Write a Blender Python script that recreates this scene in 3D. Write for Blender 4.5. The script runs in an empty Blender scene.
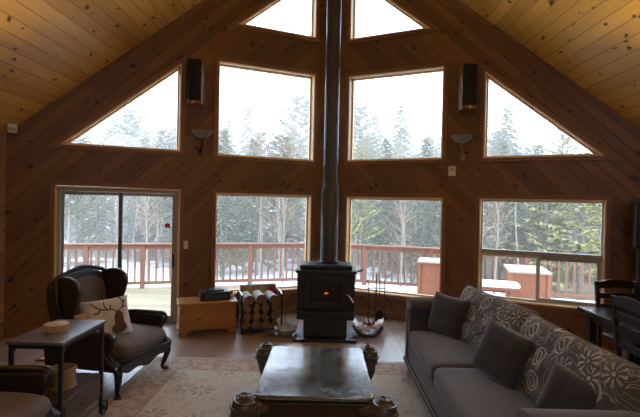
import bpy, bmesh, math, random
from math import sin, cos, pi, radians
from mathutils import Vector, Matrix, noise
from mathutils.geometry import tessellate_polygon

random.seed(7)
S = bpy.context.scene
COL = S.collection

# ------------------------------------------------------------------ camera
f_px = 450.0
yaw, pit, roll = math.atan(-6 / f_px), math.atan(-5 / f_px), 0.021
Fv = Vector((sin(yaw), cos(yaw), math.tan(pit))).normalized()
Rv = Fv.cross(Vector((0, 0, 1))).normalized()
Uv = Rv.cross(Fv)
R2 = Rv * cos(roll) + Uv * sin(roll)
U2 = Uv * cos(roll) - Rv * sin(roll)
cam_d = bpy.data.cameras.new('camera')
cam_d.sensor_width = 36
cam_d.lens = 36 * f_px / 640
cam_d.clip_end = 500
cam = bpy.data.objects.new('camera', cam_d)
COL.objects.link(cam)
m = Matrix((R2, U2, -Fv)).transposed().to_4x4()
m.translation = Vector((0, 0, 1.75))
cam.matrix_world = m
S.camera = cam

# ------------------------------------------------------------------ world, lights, exposure
W = bpy.data.worlds.new('overcast_sky')
S.world = W
W.use_nodes = True
bg = W.node_tree.nodes['Background']
bg.inputs[0].default_value = (0.80, 0.93, 1.12, 1)
bg.inputs[1].default_value = 8.0
S.view_settings.view_transform = 'Standard'
S.view_settings.look = 'None'
S.view_settings.gamma = 1.0
S.view_settings.use_curve_mapping = False
S.view_settings.exposure = 0.0
S.cycles.use_denoising = True
S.cycles.max_bounces = 10
S.cycles.transparent_max_bounces = 24
S.cycles.sample_clamp_indirect = 6.0


def light(name, kind, loc, energy, color, target=None, **kw):
    d = bpy.data.lights.new(name, kind)
    d.energy = energy
    d.color = color
    for k, v in kw.items():
        setattr(d, k, v)
    o = bpy.data.objects.new(name, d)
    COL.objects.link(o)
    o.location = loc
    if target is not None:
        o.rotation_euler = (Vector(target) - Vector(loc)).to_track_quat('-Z', 'Y').to_euler()
    return o


# unseen lights added: warm spots brighten the ceiling, a neutral point fills the room
light('ceiling_fill_spot', 'SPOT', (3.1, 2.3, 1.95), 420, (1.0, 0.82, 0.42), (2.9, 2.95, 4.6), spot_size=radians(96), spot_blend=0.35, shadow_soft_size=0.15)
light('ceiling_fill_spot', 'SPOT', (-3.1, 2.3, 1.95), 260, (1.0, 0.84, 0.50), (-2.9, 2.95, 4.6), spot_size=radians(96), spot_blend=0.35, shadow_soft_size=0.15)
light('room_fill', 'POINT', (0.8, -1.6, 3.2), 90, (0.93, 0.97, 1.0), shadow_soft_size=0.6)

# ------------------------------------------------------------------ geometry helpers
class MB:
    def __init__(self):
        self.bm = bmesh.new()

    def box(self, x0, x1, y0, y1, z0, z1, rot=None, piv=None):
        vs = [self.bm.verts.new((x, y, z)) for x in (x0, x1) for y in (y0, y1) for z in (z0, z1)]
        for q in ((0, 1, 3, 2), (4, 6, 7, 5), (0, 4, 5, 1), (2, 3, 7, 6), (0, 2, 6, 4), (1, 5, 7, 3)):
            self.bm.faces.new([vs[i] for i in q])
        if rot is not None:
            p = Vector(piv) if piv is not None else Vector(((x0 + x1) / 2, (y0 + y1) / 2, (z0 + z1) / 2))
            for v in vs:
                v.co = rot @ (v.co - p) + p
        return self

    def bar(self, a, b, w, h, up=(0, 0, 1)):
        a, b = Vector(a), Vector(b)
        d = (b - a).normalized()
        u = Vector(up)
        if abs(d.dot(u)) > 0.98:
            u = Vector((0, 1, 0))
        s = d.cross(u).normalized()
        t = s.cross(d)
        vs = []
        for p in (a, b):
            for i, j in ((-1, -1), (1, -1), (1, 1), (-1, 1)):
                vs.append(self.bm.verts.new(p + s * i * w / 2 + t * j * h / 2))
        for q in ((3, 2, 1, 0), (4, 5, 6, 7), (0, 1, 5, 4), (1, 2, 6, 5), (2, 3, 7, 6), (3, 0, 4, 7)):
            self.bm.faces.new([vs[i] for i in q])
        return self

    def tube(self, pts, rs, n=10, closed=False, cap=True):
        pts = [Vector(p) for p in pts]
        if not hasattr(rs, '__len__'):
            rs = [rs] * len(pts)
        rings = []
        prev = None
        for i, p in enumerate(pts):
            if closed:
                d = (pts[(i + 1) % len(pts)] - pts[i - 1])
            else:
                d = pts[min(i + 1, len(pts) - 1)] - pts[max(i - 1, 0)]
            d = d.normalized()
            if prev is None:
                u = Vector((0, 0, 1)) if abs(d.z) < 0.9 else Vector((1, 0, 0))
                u = (u - d * u.dot(d)).normalized()
            else:
                u = (prev - d * prev.dot(d)).normalized()
            prev = u
            v = d.cross(u)
            rings.append([self.bm.verts.new(p + (u * cos(2 * pi * k / n) + v * sin(2 * pi * k / n)) * rs[i]) for k in range(n)])
        m_ = len(rings)
        for i in range(m_ if closed else m_ - 1):
            A, B = rings[i], rings[(i + 1) % m_]
            for k in range(n):
                self.bm.faces.new((A[k], A[(k + 1) % n], B[(k + 1) % n], B[k]))
        if cap and not closed:
            self.bm.faces.new(rings[0][::-1])
            self.bm.faces.new(rings[-1])
        return self

    def lathe(self, prof, n=24, c=(0, 0, 0), axis='z'):
        c = Vector(c)
        rings = []
        for r, z in prof:
            ring = []
            for k in range(n):
                a = 2 * pi * k / n
                if axis == 'z':
                    p = Vector((r * cos(a), r * sin(a), z))
                elif axis == 'y':
                    p = Vector((r * cos(a), z, r * sin(a)))
                else:
                    p = Vector((z, r * cos(a), r * sin(a)))
                ring.append(self.bm.verts.new(c + p))
            rings.append(ring)
        for A, B in zip(rings, rings[1:]):
            for k in range(n):
                self.bm.faces.new((A[k], A[(k + 1) % n], B[(k + 1) % n], B[k]))
        if prof[0][0] > 1e-5:
            self.bm.faces.new(rings[0][::-1])
        if prof[-1][0] > 1e-5:
            self.bm.faces.new(rings[-1])
        return self

    def prism(self, poly, t0, t1, plane='xz', holes=()):
        """polygon in a plane, extruded along the third axis from t0 to t1"""
        def P(a, b, t):
            return {'xz': (a, t, b), 'xy': (a, b, t), 'yz': (t, a, b)}[plane]
        loops = [list(poly)] + [list(h) for h in holes]
        flat = [p for l in loops for p in l]
        tris = tessellate_polygon([[Vector((p[0], p[1], 0)) for p in l] for l in loops])
        va = [self.bm.verts.new(P(p[0], p[1], t0)) for p in flat]
        vb = [self.bm.verts.new(P(p[0], p[1], t1)) for p in flat]
        if not holes:
            self.bm.faces.new(va)
            self.bm.faces.new(vb[::-1])
        else:
            for t in tris:
                try:
                    self.bm.faces.new([va[i] for i in t])
                    self.bm.faces.new([vb[i] for i in t][::-1])
                except ValueError:
                    pass
        k = 0
        for l in loops:
            n = len(l)
            for i in range(n):
                j = (i + 1) % n
                self.bm.faces.new((va[k + i], va[k + j], vb[k + j], vb[k + i]))
            k += n
        return self

    def xf(self, M_):
        bmesh.ops.transform(self.bm, matrix=M_, verts=self.bm.verts)
        return self

    def build(self, name, mat, parent=None, smooth=False, bevel=0, seg=2, sub=0, loc=None, rotz=None, kind=None):
        bm = self.bm
        bmesh.ops.remove_doubles(bm, verts=bm.verts, dist=1e-6)
        bmesh.ops.recalc_face_normals(bm, faces=bm.faces)
        me = bpy.data.meshes.new(name)
        bm.to_mesh(me)
        bm.free()
        mats = mat if isinstance(mat, (list, tuple)) else [mat]
        for q in mats:
            me.materials.append(q)
        if smooth or bevel:
            for p in me.polygons:
                p.use_smooth = True
        o = bpy.data.objects.new(name, me)
        COL.objects.link(o)
        if parent is not None:
            o.parent = parent
        if loc is not None:
            o.location = loc
        if rotz is not None:
            o.rotation_euler = (0, 0, rotz)
        if bevel:
            b = o.modifiers.new('bevel', 'BEVEL')
            b.width = bevel
            b.segments = seg
            b.limit_method = 'ANGLE'
            b.angle_limit = radians(35)
            b.harden_normals = True
        if sub:
            s = o.modifiers.new('sub', 'SUBSURF')
            s.levels = s.render_levels = sub
        if smooth and not sub:
            mark_sharp(me, radians(50))
        if kind:
            o['kind'] = kind
        return o


def mark_sharp(me, ang):
    bm = bmesh.new()
    bm.from_mesh(me)
    for e in bm.edges:
        if len(e.link_faces) == 2 and e.calc_face_angle(0) > ang:
            e.smooth = False
    bm.to_mesh(me)
    bm.free()


def spline(pts, n=6, closed=False):
    P = [Vector((*p, 0)) if len(p) == 2 else Vector(p) for p in pts]
    out = []
    N = len(P)
    rng = range(N) if closed else range(N - 1)
    for i in rng:
        if closed:
            a, b, c, d = P[i - 1], P[i], P[(i + 1) % N], P[(i + 2) % N]
        else:
            a, b, c, d = P[max(i - 1, 0)], P[i], P[i + 1], P[min(i + 2, N - 1)]
        for k in range(n):
            t = k / n
            out.append(0.5 * ((2 * b) + (c - a) * t + (2 * a - 5 * b + 4 * c - d) * t * t + (3 * b - a - 3 * c + d) * t ** 3))
    if not closed:
        out.append(P[-1])
    if len(pts[0]) == 2:
        return [(v.x, v.y) for v in out]
    return out


def roundbox(w, d, h, r=0.05, n=12, bulge=0.0, wr=0.0, seed=0):
    """soft upholstered block centred on x,y, base at z=0"""
    mb = MB()
    bmesh.ops.create_cube(mb.bm, size=2)
    bmesh.ops.subdivide_edges(mb.bm, edges=mb.bm.edges[:], cuts=n, use_grid_fill=True)
    hw, hd, hh = w / 2, d / 2, h / 2
    for v in mb.bm.verts:
        c = v.co.copy()
        # denser near edges
        c = Vector([math.copysign(1 - (1 - abs(q)) ** 1.5 if abs(q) < 1 else 1, q) for q in c])
        p = Vector((c.x * hw, c.y * hd, c.z * hh))
        q = Vector((max(-hw + r, min(hw - r, p.x)), max(-hd + r, min(hd - r, p.y)), max(-hh + r, min(hh - r, p.z))))
        dd = p - q
        if dd.length > 1e-6:
            p = q + dd.normalized() * r
        b = (1 - c.x ** 2) * (1 - c.y ** 2)
        if bulge:
            p.z += math.copysign(bulge * b, c.z) * (1 if abs(c.z) > 0.5 else abs(c.z))
            p.x += c.x * bulge * 0.4 * (1 - c.y ** 2) * (1 - c.z ** 2)
            p.y += c.y * bulge * 0.4 * (1 - c.x ** 2) * (1 - c.z ** 2)
        if wr:
            nn = noise.noise(Vector((p.x * 3 + seed, p.y * 9, p.z * 4)))
            p += p.normalized() * nn * wr
        v.co = p + Vector((0, 0, hh))
    return mb


def pillow(w, h, t, seed=0, n=18, wr=0.006, pn=0.07):
    """cushion standing in the xz plane, centre at origin, thickness along y"""
    mb = MB()
    grid = {}
    for s in (1, -1):
        for i in range(n + 1):
            for j in range(n + 1):
                u, v = 2 * i / n - 1, 2 * j / n - 1
                edge = abs(u) > 0.999 or abs(v) > 0.999
                if edge and (0, i, j) in grid:
                    grid[(s, i, j)] = grid[(0, i, j)]
                    continue
                k = max(0, (1 - u ** 4) * (1 - v ** 4)) ** 0.55
                pin = 1 - pn * (1 - v * v) * abs(u) ** 3
                pin2 = 1 - pn * (1 - u * u) * abs(v) ** 3
                p = Vector((u * w / 2 * pin, s * t / 2 * k, v * h / 2 * pin2))
                p.y += noise.noise(Vector((u * 2.5 + seed, v * 2.5, s))) * wr * 3 * k
                vert = mb.bm.verts.new(p)
                grid[(s, i, j)] = vert
                if edge:
                    grid[(0, i, j)] = vert
    for s in (1, -1):
        for i in range(n):
            for j in range(n):
                q = [grid[(s, i, j)], grid[(s, i + 1, j)], grid[(s, i + 1, j + 1)], grid[(s, i, j + 1)]]
                try:
                    mb.bm.faces.new(q if s < 0 else q[::-1])
                except ValueError:
                    pass
    return mb


def empty(name, loc=(0, 0, 0), rotz=0, label=None, cat=None, group=None, kind=None):
    o = bpy.data.objects.new(name, None)
    COL.objects.link(o)
    o.location = loc
    o.rotation_euler = (0, 0, rotz)
    o.empty_display_size = 0.1
    return tag(o, label, cat, group, kind)


def tag(o, label=None, cat=None, group=None, kind=None):
    for k, v in (('label', label), ('category', cat), ('group', group), ('kind', kind)):
        if v:
            o[k] = v
    return o


def copy_tree(o, parent=None):
    c = o.copy()
    COL.objects.link(c)
    c.parent = parent
    for ch in [q for q in bpy.data.objects if q.parent == o]:
        copy_tree(ch, c)
    return c


# ------------------------------------------------------------------ materials
class NT:
    def __init__(self, name):
        self.m = bpy.data.materials.new(name)
        self.m.use_nodes = True
        self.t = self.m.node_tree
        self.b = self.t.nodes['Principled BSDF']

    def n(self, typ, ins=None, **kw):
        nd = self.t.nodes.new(typ)
        for k, v in kw.items():
            setattr(nd, k, v)
        if ins:
            for k, v in ins.items():
                self.set(nd, k, v)
        return nd

    def set(self, nd, k, v):
        sock = nd.inputs[k]
        if isinstance(v, bpy.types.NodeSocket):
            self.t.links.new(v, sock)
        elif isinstance(v, bpy.types.Node):
            self.t.links.new(v.outputs[0], sock)
        else:
            if isinstance(v, (tuple, list)) and sock.type == 'RGBA' and len(v) == 3:
                v = (*v, 1)
            sock.default_value = v

    def math(self, op, a, b=None, c=None, clamp=False):
        nd = self.n('ShaderNodeMath', operation=op, use_clamp=clamp)
        for i, v in enumerate((a, b, c)):
            if v is not None:
                self.set(nd, i, v)
        return nd.outputs[0]

    def vm(self, op, a, b=None):
        nd = self.n('ShaderNodeVectorMath', operation=op)
        self.set(nd, 0, a)
        if b is not None:
            self.set(nd, 1, b)
        return nd.outputs['Value'] if op in ('DOT_PRODUCT', 'LENGTH') else nd.outputs[0]

    def mix(self, f, a, b, mode='MIX'):
        nd = self.n('ShaderNodeMix', data_type='RGBA', blend_type=mode)
        self.set(nd, 0, f)
        self.set(nd, 6, a)
        self.set(nd, 7, b)
        return nd.outputs[2]

    def ramp(self, f, stops):
        nd = self.n('ShaderNodeValToRGB')
        cr = nd.color_ramp
        while len(cr.elements) < len(stops):
            cr.elements.new(0.5)
        for e, (p, c) in zip(cr.elements, stops):
            e.position = p
            e.color = (*c, 1) if len(c) == 3 else c
        self.set(nd, 0, f)
        return nd.outputs[0]

    def noise(self, vec, scale=5, detail=3, rough=0.5, dist=0):
        return self.n('ShaderNodeTexNoise', {'Vector': vec, 'Scale': scale, 'Detail': detail, 'Roughness': rough, 'Distortion': dist}).outputs[0]

    def comb(self, x=0.0, y=0.0, z=0.0):
        return self.n('ShaderNodeCombineXYZ', {0: x, 1: y, 2: z}).outputs[0]

    def obj(self):
        return self.n('ShaderNodeTexCoord').outputs['Object']

    def bump(self, h, strength=0.3, dist=0.01):
        nd = self.n('ShaderNodeBump', {'Strength': strength, 'Distance': dist, 'Height': h})
        self.set(self.b, 'Normal', nd.outputs[0])

    def out(self, color=None, rough=None, **kw):
        if color is not None:
            self.set(self.b, 'Base Color', color)
        if rough is not None:
            self.set(self.b, 'Roughness', rough)
        for k, v in kw.items():
            self.set(self.b, k.replace('_', ' '), v)
        return self.m


def plain(name, c, rough=0.5, var=0.15, scale=30, metal=0.0, bump=0.0, spec=None):
    t = NT(name)
    n_ = t.noise(t.obj(), scale, 3)
    col = t.mix(n_, [q * (1 - var) for q in c], [min(1, q * (1 + var)) for q in c])
    if bump:
        t.bump(n_, bump, 0.005)
    t.out(col, rough, Metallic=metal)
    if spec is not None:
        t.b.inputs['Specular IOR Level'].default_value = spec
    return t.m


def boards(name, light_c, dark_c, along, across, bw=0.14, rough=0.45, knot=1.0, groove=0.5, length=3.6, kscale=3.2, coat=0.0, knotc=(0.05, 0.025, 0.012), var=0.5, bump=0.5):
    """tongue-and-groove or planks; along / across are directions in object space"""
    t = NT(name)
    P = t.obj()
    u = t.vm('DOT_PRODUCT', P, along)
    v = t.vm('DOT_PRODUCT', P, across)
    vb = t.math('DIVIDE', v, bw)
    idx = t.math('FLOOR', vb)
    fr = t.math('FRACT', vb)
    r1 = t.n('ShaderNodeTexWhiteNoise', {'W': idx}, noise_dimensions='1D').outputs[0]
    uo = t.math('ADD', u, t.math('MULTIPLY', r1, 7.3))
    ul = t.math('DIVIDE', uo, length)
    idu = t.math('FLOOR', ul)
    fu = t.math('FRACT', ul)
    r2 = t.n('ShaderNodeTexWhiteNoise', {'Vector': t.comb(idx, idu, 0.0)}, noise_dimensions='3D').outputs[0]
    # grain
    g = t.noise(t.comb(t.math('MULTIPLY', uo, 1.3), t.math('MULTIPLY', v, 22.0), t.math('MULTIPLY', r2, 31.0)), 1.6, 5, 0.6, 0.6)
    g2 = t.noise(t.comb(t.math('MULTIPLY', uo, 0.6), t.math('MULTIPLY', v, 5.0), t.math('MULTIPLY', r2, 17.0)), 1.2, 2)
    f = t.math('ADD', t.math('MULTIPLY', g, 0.6), t.math('MULTIPLY', t.math('SUBTRACT', r2, 0.5), var))
    f = t.math('ADD', f, t.math('MULTIPLY', g2, 0.25), clamp=True)
    col = t.ramp(f, [(0.12, dark_c), (0.75, light_c)])
    # knots
    if knot > 0:
        vor = t.n('ShaderNodeTexVoronoi', {'Vector': t.comb(t.math('ADD', t.math('MULTIPLY', uo, 0.6), t.math('MULTIPLY', t.noise(P, 11, 2), 0.10)), t.math('ADD', v, t.math('MULTIPLY', t.noise(P, 13, 2), 0.07)), 0.0), 'Scale': kscale, 'Randomness': 1.0}, voronoi_dimensions='2D')
        sel = t.n('ShaderNodeSeparateColor', {0: vor.outputs['Color']}).outputs[0]
        size = t.math('MULTIPLY', t.math('POWER', sel, 1.1), 0.105 * knot)
        d = t.math('SUBTRACT', size, vor.outputs['Distance'])
        k = t.math('MULTIPLY', d, 40.0, clamp=True)
        halo = t.math('MULTIPLY', t.math('ADD', d, 0.05), 9.0, clamp=True)
        col = t.mix(t.math('MULTIPLY', halo, 0.5), col, dark_c)
        col = t.mix(t.math('MULTIPLY', k, 0.85), col, knotc)
    # grooves
    e = t.math('MINIMUM', fr, t.math('SUBTRACT', 1.0, fr))
    gl = t.math('SUBTRACT', 1.0, t.math('MULTIPLY', e, bw / 0.006, clamp=True), clamp=True)
    e2 = t.math('MULTIPLY', t.math('MINIMUM', fu, t.math('SUBTRACT', 1.0, fu)), length / 0.004, clamp=True)
    gl2 = t.math('MAXIMUM', gl, t.math('SUBTRACT', 1.0, e2))
    col = t.mix(t.math('MULTIPLY', gl2, groove), col, [q * 0.18 for q in dark_c])
    t.bump(t.math('SUBTRACT', t.math('MULTIPLY', g, 0.12), gl2), bump, 0.004)
    t.out(col, rough)
    if coat:
        t.b.inputs['Coat Weight'].default_value = coat
        t.b.inputs['Coat Roughness'].default_value = 0.15
    return t.m


s2 = 1 / math.sqrt(2)
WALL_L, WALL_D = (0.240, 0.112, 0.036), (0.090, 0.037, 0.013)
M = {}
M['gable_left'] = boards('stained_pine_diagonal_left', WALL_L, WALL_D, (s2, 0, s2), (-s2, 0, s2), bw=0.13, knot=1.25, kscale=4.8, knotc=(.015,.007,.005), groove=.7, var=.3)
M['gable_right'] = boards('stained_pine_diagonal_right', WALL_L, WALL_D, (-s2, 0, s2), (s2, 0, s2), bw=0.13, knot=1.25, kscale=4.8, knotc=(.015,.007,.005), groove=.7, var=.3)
M['side'] = boards('pine_side_boards', (0.40, 0.21, 0.08), (0.22, 0.10, 0.035), (0, 1, 0), (0, 0, 1), bw=0.15)
M['back'] = boards('pine_back_boards', (0.40, 0.21, 0.08), (0.22, 0.10, 0.035), (1, 0, 0), (0, 0, 1), bw=0.15)
M['ceil'] = boards('varnished_pine_ceiling', (0.72, 0.41, 0.10), (0.44, 0.22, 0.05), (0, 1, 0), (s2, 0, s2), bw=0.155, rough=0.38, knot=1.3, groove=0.95, kscale=5.2, knotc=(.03,.012,.005), length=4.2)
M['ceil_r'] = boards('varnished_pine_ceiling_right', (0.76, 0.45, 0.09), (0.50, 0.27, 0.05), (0, 1, 0), (s2, 0, -s2), bw=0.155, rough=0.38, knot=1.3, groove=0.95, kscale=5.2, knotc=(.03,.012,.005), length=4.2)
M['floor'] = boards('laminate_floor', (0.36, 0.27, 0.22), (0.24, 0.175, 0.14), (0, 1, 0), (1, 0, 0), bw=0.19, rough=0.27, knot=0, groove=0.5, length=1.3, bump=0.12)
M['deck'] = boards('weathered_deck', (0.25, 0.20, 0.12), (0.16, 0.125, 0.075), (1, 0, 0), (0, 1, 0), bw=0.14, rough=0.7, knot=0.4, groove=0.8)
M['jamb'] = boards('clear_pine_trim', (0.82, 0.58, 0.32), (0.68, 0.45, 0.22), (0, 0, 1), (1, 0, 0), bw=9, rough=0.4, knot=0, groove=0)
M['casing'] = boards('stained_casing', (0.26, 0.12, 0.05), (0.17, 0.075, 0.03), (0, 0, 1), (1, 0, 0), bw=9, rough=0.45, knot=0, groove=0)
M['chest'] = boards('honey_pine_chest', (0.44, 0.225, 0.07), (0.30, 0.14, 0.04), (1, 0, 0), (0, 0, 1), bw=0.2, rough=0.4, knot=0.8, groove=0.15)
M['railing'] = boards('red_cedar_railing', (0.215, 0.090, 0.052), (0.15, 0.062, 0.036), (0, 0, 1), (1, 0, 0), bw=9, rough=0.6, knot=0, groove=0)
M['planter'] = boards('red_stained_boards', (0.26, 0.092, 0.040), (0.20, 0.068, 0.030), (0, 0, 1), (1, 0, 0), bw=0.14, rough=0.6, knot=0, groove=0.5)
M['planter_cap'] = plain('pale_plank_cap', (0.36, 0.26, 0.19), 0.6)
M['snow'] = plain('snow', (0.9, 0.92, 0.95), 0.7, 0.04, 3)
M['vinyl'] = plain('grey_vinyl_frame', (0.36, 0.34, 0.32), 0.4, 0.05)
M['vinyl_white'] = plain('white_vinyl_frame', (0.62, 0.62, 0.60), 0.35, 0.03)
M['dark_frame'] = plain('dark_screen_frame', (0.07, 0.065, 0.06), 0.4)
M['black_plastic'] = plain('black_plastic', (0.018, 0.018, 0.02), 0.35)
M['white_plastic'] = plain('white_plastic', (0.70, 0.66, 0.58), 0.4, 0.04)
M['pipe'] = plain('black_stove_pipe', (0.045, 0.048, 0.055), 0.42, 0.15, 8)
M['iron'] = plain('cast_iron', (0.014, 0.016, 0.021), 0.42, 0.25, 40, bump=0.15)
M['wrought'] = plain('wrought_iron', (0.03, 0.028, 0.026), 0.4, metal=0.5)
M['brass'] = plain('aged_brass', (0.65, 0.42, 0.16), 0.3, metal=0.9)
M['steel'] = plain('steel_coil', (0.55, 0.53, 0.5), 0.3, metal=0.9)
M['grille'] = plain('speaker_grille_cloth', (0.012, 0.012, 0.014), 0.8, 0.3, 200)
M['cherry'] = plain('cherry_veneer', (0.22, 0.09, 0.035), 0.3, 0.2, 12)
M['plaster'] = plain('cream_plaster', (0.24, 0.21, 0.18), 0.6, 0.05)
M['dark_wood'] = boards('dark_carved_wood', (0.045, 0.026, 0.018), (0.022, 0.013, 0.010), (0, 0, 1), (1, 0, 0), bw=9, rough=0.35, knot=0, groove=0)
M['black_wood'] = plain('black_brown_lacquer', (0.013, 0.009, 0.008), 0.36, 0.25, 14)
M['table_black'] = plain('polished_dark_table', (0.022, 0.016, 0.013), 0.22, 0.25, 9)
M['cart_metal'] = plain('dark_cart_metal', (0.03, 0.03, 0.034), 0.4, metal=0.4)
M['cart_top'] = boards('grey_weathered_top', (0.16, 0.15, 0.16), (0.10, 0.09, 0.10), (0, 1, 0), (1, 0, 0), bw=0.12, rough=0.3, knot=0.3, groove=0.5)
M['cart_wood'] = plain('cart_drawer_wood', (0.07, 0.045, 0.035), 0.4, 0.3, 20)
M['bark'] = plain('grey_bark', (0.17, 0.14, 0.115), 0.9, 0.35, 9)
M['log_bark'] = plain('firewood_bark', (0.13, 0.085, 0.055), 0.9, 0.4, 30, bump=0.5)
M['birch_bark'] = plain('white_birch_bark', (0.5, 0.5, 0.5), 0.8, 0.5, 18, bump=0.3)
M['wicker'] = plain('wicker', (0.30, 0.20, 0.11), 0.7, 0.45, 90, bump=0.6)
M['tin'] = plain('pale_wooden_coaster', (0.46, 0.34, 0.20), 0.6, 0.25, 25)
M['cardboard'] = plain('box_print_grey_brown', (0.35, 0.28, 0.24), 0.7)
M['red_print'] = plain('red_print', (0.40, 0.03, 0.03), 0.6)
M['green_print'] = plain('pear_green_print', (0.42, 0.45, 0.08), 0.6)
M['paper'] = plain('newsprint', (0.80, 0.80, 0.82), 0.7, 0.15, 25)
M['paper_dark'] = plain('printed_photo_page', (0.16, 0.09, 0.08), 0.6, 0.6, 30)
M['blue_dish'] = plain('pale_blue_glaze', (0.42, 0.50, 0.55), 0.2, 0.12, 8)
M['cone'] = plain('pale_pine_cone', (0.60, 0.54, 0.48), 0.8, 0.6, 60)
M['clock_face'] = plain('ivory_clock_face', (0.72, 0.68, 0.55), 0.4, 0.05)
M['mat_dark'] = plain('mat_brown', (0.16, 0.12, 0.10), 0.95, 0.4, 60)


def log_end():
    t = NT('log_end_grain')
    P = t.obj()
    sep = t.n('ShaderNodeSeparateXYZ', {0: P})
    r = t.vm('LENGTH', t.comb(sep.outputs[0], sep.outputs[2], 0.0))
    n_ = t.noise(P, 14, 2)
    ring = t.math('SINE', t.math('ADD', t.math('MULTIPLY', r, 420), t.math('MULTIPLY', n_, 6)))
    col = t.mix(t.math('MULTIPLY', t.math('ADD', ring, 1.0), 0.35), (0.21, 0.135, 0.085), (0.13, 0.078, 0.048))
    col = t.mix(t.math('MULTIPLY', t.noise(P, 30, 2), 0.5), col, (0.20, 0.12, 0.07))
    return t.out(col, 0.85)


M['log_end'] = log_end()


def marble():
    t = NT('dark_green_marble')
    P = t.obj()
    n1 = t.noise(P, 4, 6, 0.6, 1.2)
    n2 = t.noise(P, 22, 4, 0.6)
    col = t.ramp(n1, [(0.35, (0.012, 0.018, 0.018)), (0.55, (0.035, 0.045, 0.043)), (0.62, (0.09, 0.10, 0.095)), (0.7, (0.02, 0.03, 0.03))])
    col = t.mix(t.math('MULTIPLY', n2, 0.3), col, (0.10, 0.11, 0.10))
    t.b.inputs['Specular IOR Level'].default_value = 1.0
    t.b.inputs['IOR'].default_value = 1.75
    patch = t.ramp(t.noise(P, 7, 5, 0.65, 0.8), [(0.42, (0, 0, 0)), (0.6, (1, 1, 1))])
    return t.out(t.mix(t.math('MULTIPLY', patch, 0.12), col, (0.22, 0.24, 0.24)), t.math('ADD', t.math('MULTIPLY', patch, 0.07), 0.12))


M['marble'] = marble()


def fabric(name, c, rough=0.95, var=0.25, sheen=0.3, scale=260):
    t = NT(name)
    P = t.obj()
    n1 = t.noise(P, scale, 2)
    n2 = t.noise(P, 5, 3)
    col = t.mix(n1, [q * (1 - var) for q in c], [q * (1 + var) for q in c])
    col = t.mix(t.math('MULTIPLY', n2, 0.35), col, [q * 0.6 for q in c])
    t.bump(n1, 0.25, 0.002)
    t.out(col, rough)
    t.b.inputs['Sheen Weight'].default_value = sheen
    return t.m


M['sofa'] = fabric('charcoal_microfibre', (0.062, 0.066, 0.078))
M['throw'] = fabric('dark_velvet', (0.036, 0.037, 0.046), sheen=0.3)
M['chair_dark'] = plain('black_leather_outside', (0.020, 0.014, 0.012), 0.38, 0.3, 30)
M['chair_fabric'] = fabric('taupe_upholstery', (0.105, 0.072, 0.056), rough=0.7, sheen=0.15, scale=60)
M['pillow_cloth'] = fabric('off_white_linen', (0.66, 0.64, 0.66), var=0.06, sheen=0.1)
M['deer'] = plain('printed_deer_brown', (0.10, 0.055, 0.035), 0.9, 0.5, 25)
M['pinecone_tan'] = plain('tan_linen', (0.33, 0.24, 0.17), 0.9, 0.2, 20)


def floral():
    t = NT('floral_chenille')
    P = t.obj()
    sep = t.n('ShaderNodeSeparateXYZ', {0: P})
    q = t.comb(sep.outputs[0], sep.outputs[2], 0.0)
    nz = t.noise(q, 9, 2)
    vor = t.n('ShaderNodeTexVoronoi', {'Vector': q, 'Scale': 5.2, 'Randomness': 0.85}, voronoi_dimensions='2D')
    d = vor.outputs['Distance']
    off = t.vm('SUBTRACT', t.vm('MULTIPLY', q, (1, 1, 0)), vor.outputs['Position'])
    so = t.n('ShaderNodeSeparateXYZ', {0: off})
    ang = t.math('ARCTAN2', so.outputs[1], so.outputs[0])
    kind = t.n('ShaderNodeSeparateColor', {0: vor.outputs['Color']}).outputs[0]
    pet = t.math('COMPARE', t.math('SINE', t.math('MULTIPLY', ang, 9.0)), 1.0, 0.75)
    band = t.math('COMPARE', d, 0.25, 0.12)
    flower = t.math('MULTIPLY', pet, band)
    core = t.math('LESS_THAN', d, 0.07)
    flower = t.math('MAXIMUM', flower, core)
    ring = t.math('MAXIMUM', t.math('COMPARE', d, 0.30, 0.035), t.math('COMPARE', t.math('ADD', d, t.math('MULTIPLY', t.math('SINE', t.math('MULTIPLY', ang, 2.0)), 0.05)), 0.15, 0.03))
    is_f = t.math('GREATER_THAN', kind, 0.5)
    motif = t.math('ADD', t.math('MULTIPLY', flower, is_f), t.math('MULTIPLY', ring, t.math('SUBTRACT', 1.0, is_f)), clamp=True)
    wv = t.noise(t.vm('ADD', q, (3, 1, 0)), 6, 2, 0.5, 2.6)
    leaf = t.math('COMPARE', wv, 0.5, 0.02)
    leaf = t.math('MULTIPLY', leaf, t.math('GREATER_THAN', d, 0.33))
    fl = t.math('MAXIMUM', motif, t.math('MULTIPLY', leaf, 0.7))
    fl = t.math('MULTIPLY', fl, t.math('SUBTRACT', t.math('MULTIPLY', nz, 2.2), 0.35), clamp=True)
    base = t.mix(t.noise(q, 3, 2), (0.055, 0.056, 0.06), (0.11, 0.108, 0.104))
    patch = t.math('GREATER_THAN', t.noise(t.vm('ADD', q, (7, 5, 0)), 6, 2), 0.58)
    base = t.mix(t.math('MULTIPLY', patch, 0.5), base, (0.15, 0.12, 0.09))
    col = t.mix(fl, base, (0.44, 0.43, 0.41))
    weave = t.noise(P, 240, 2)
    t.bump(t.math('ADD', weave, fl), 0.25, 0.003)
    return t.out(col, 0.9)


M['floral'] = floral()


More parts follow.
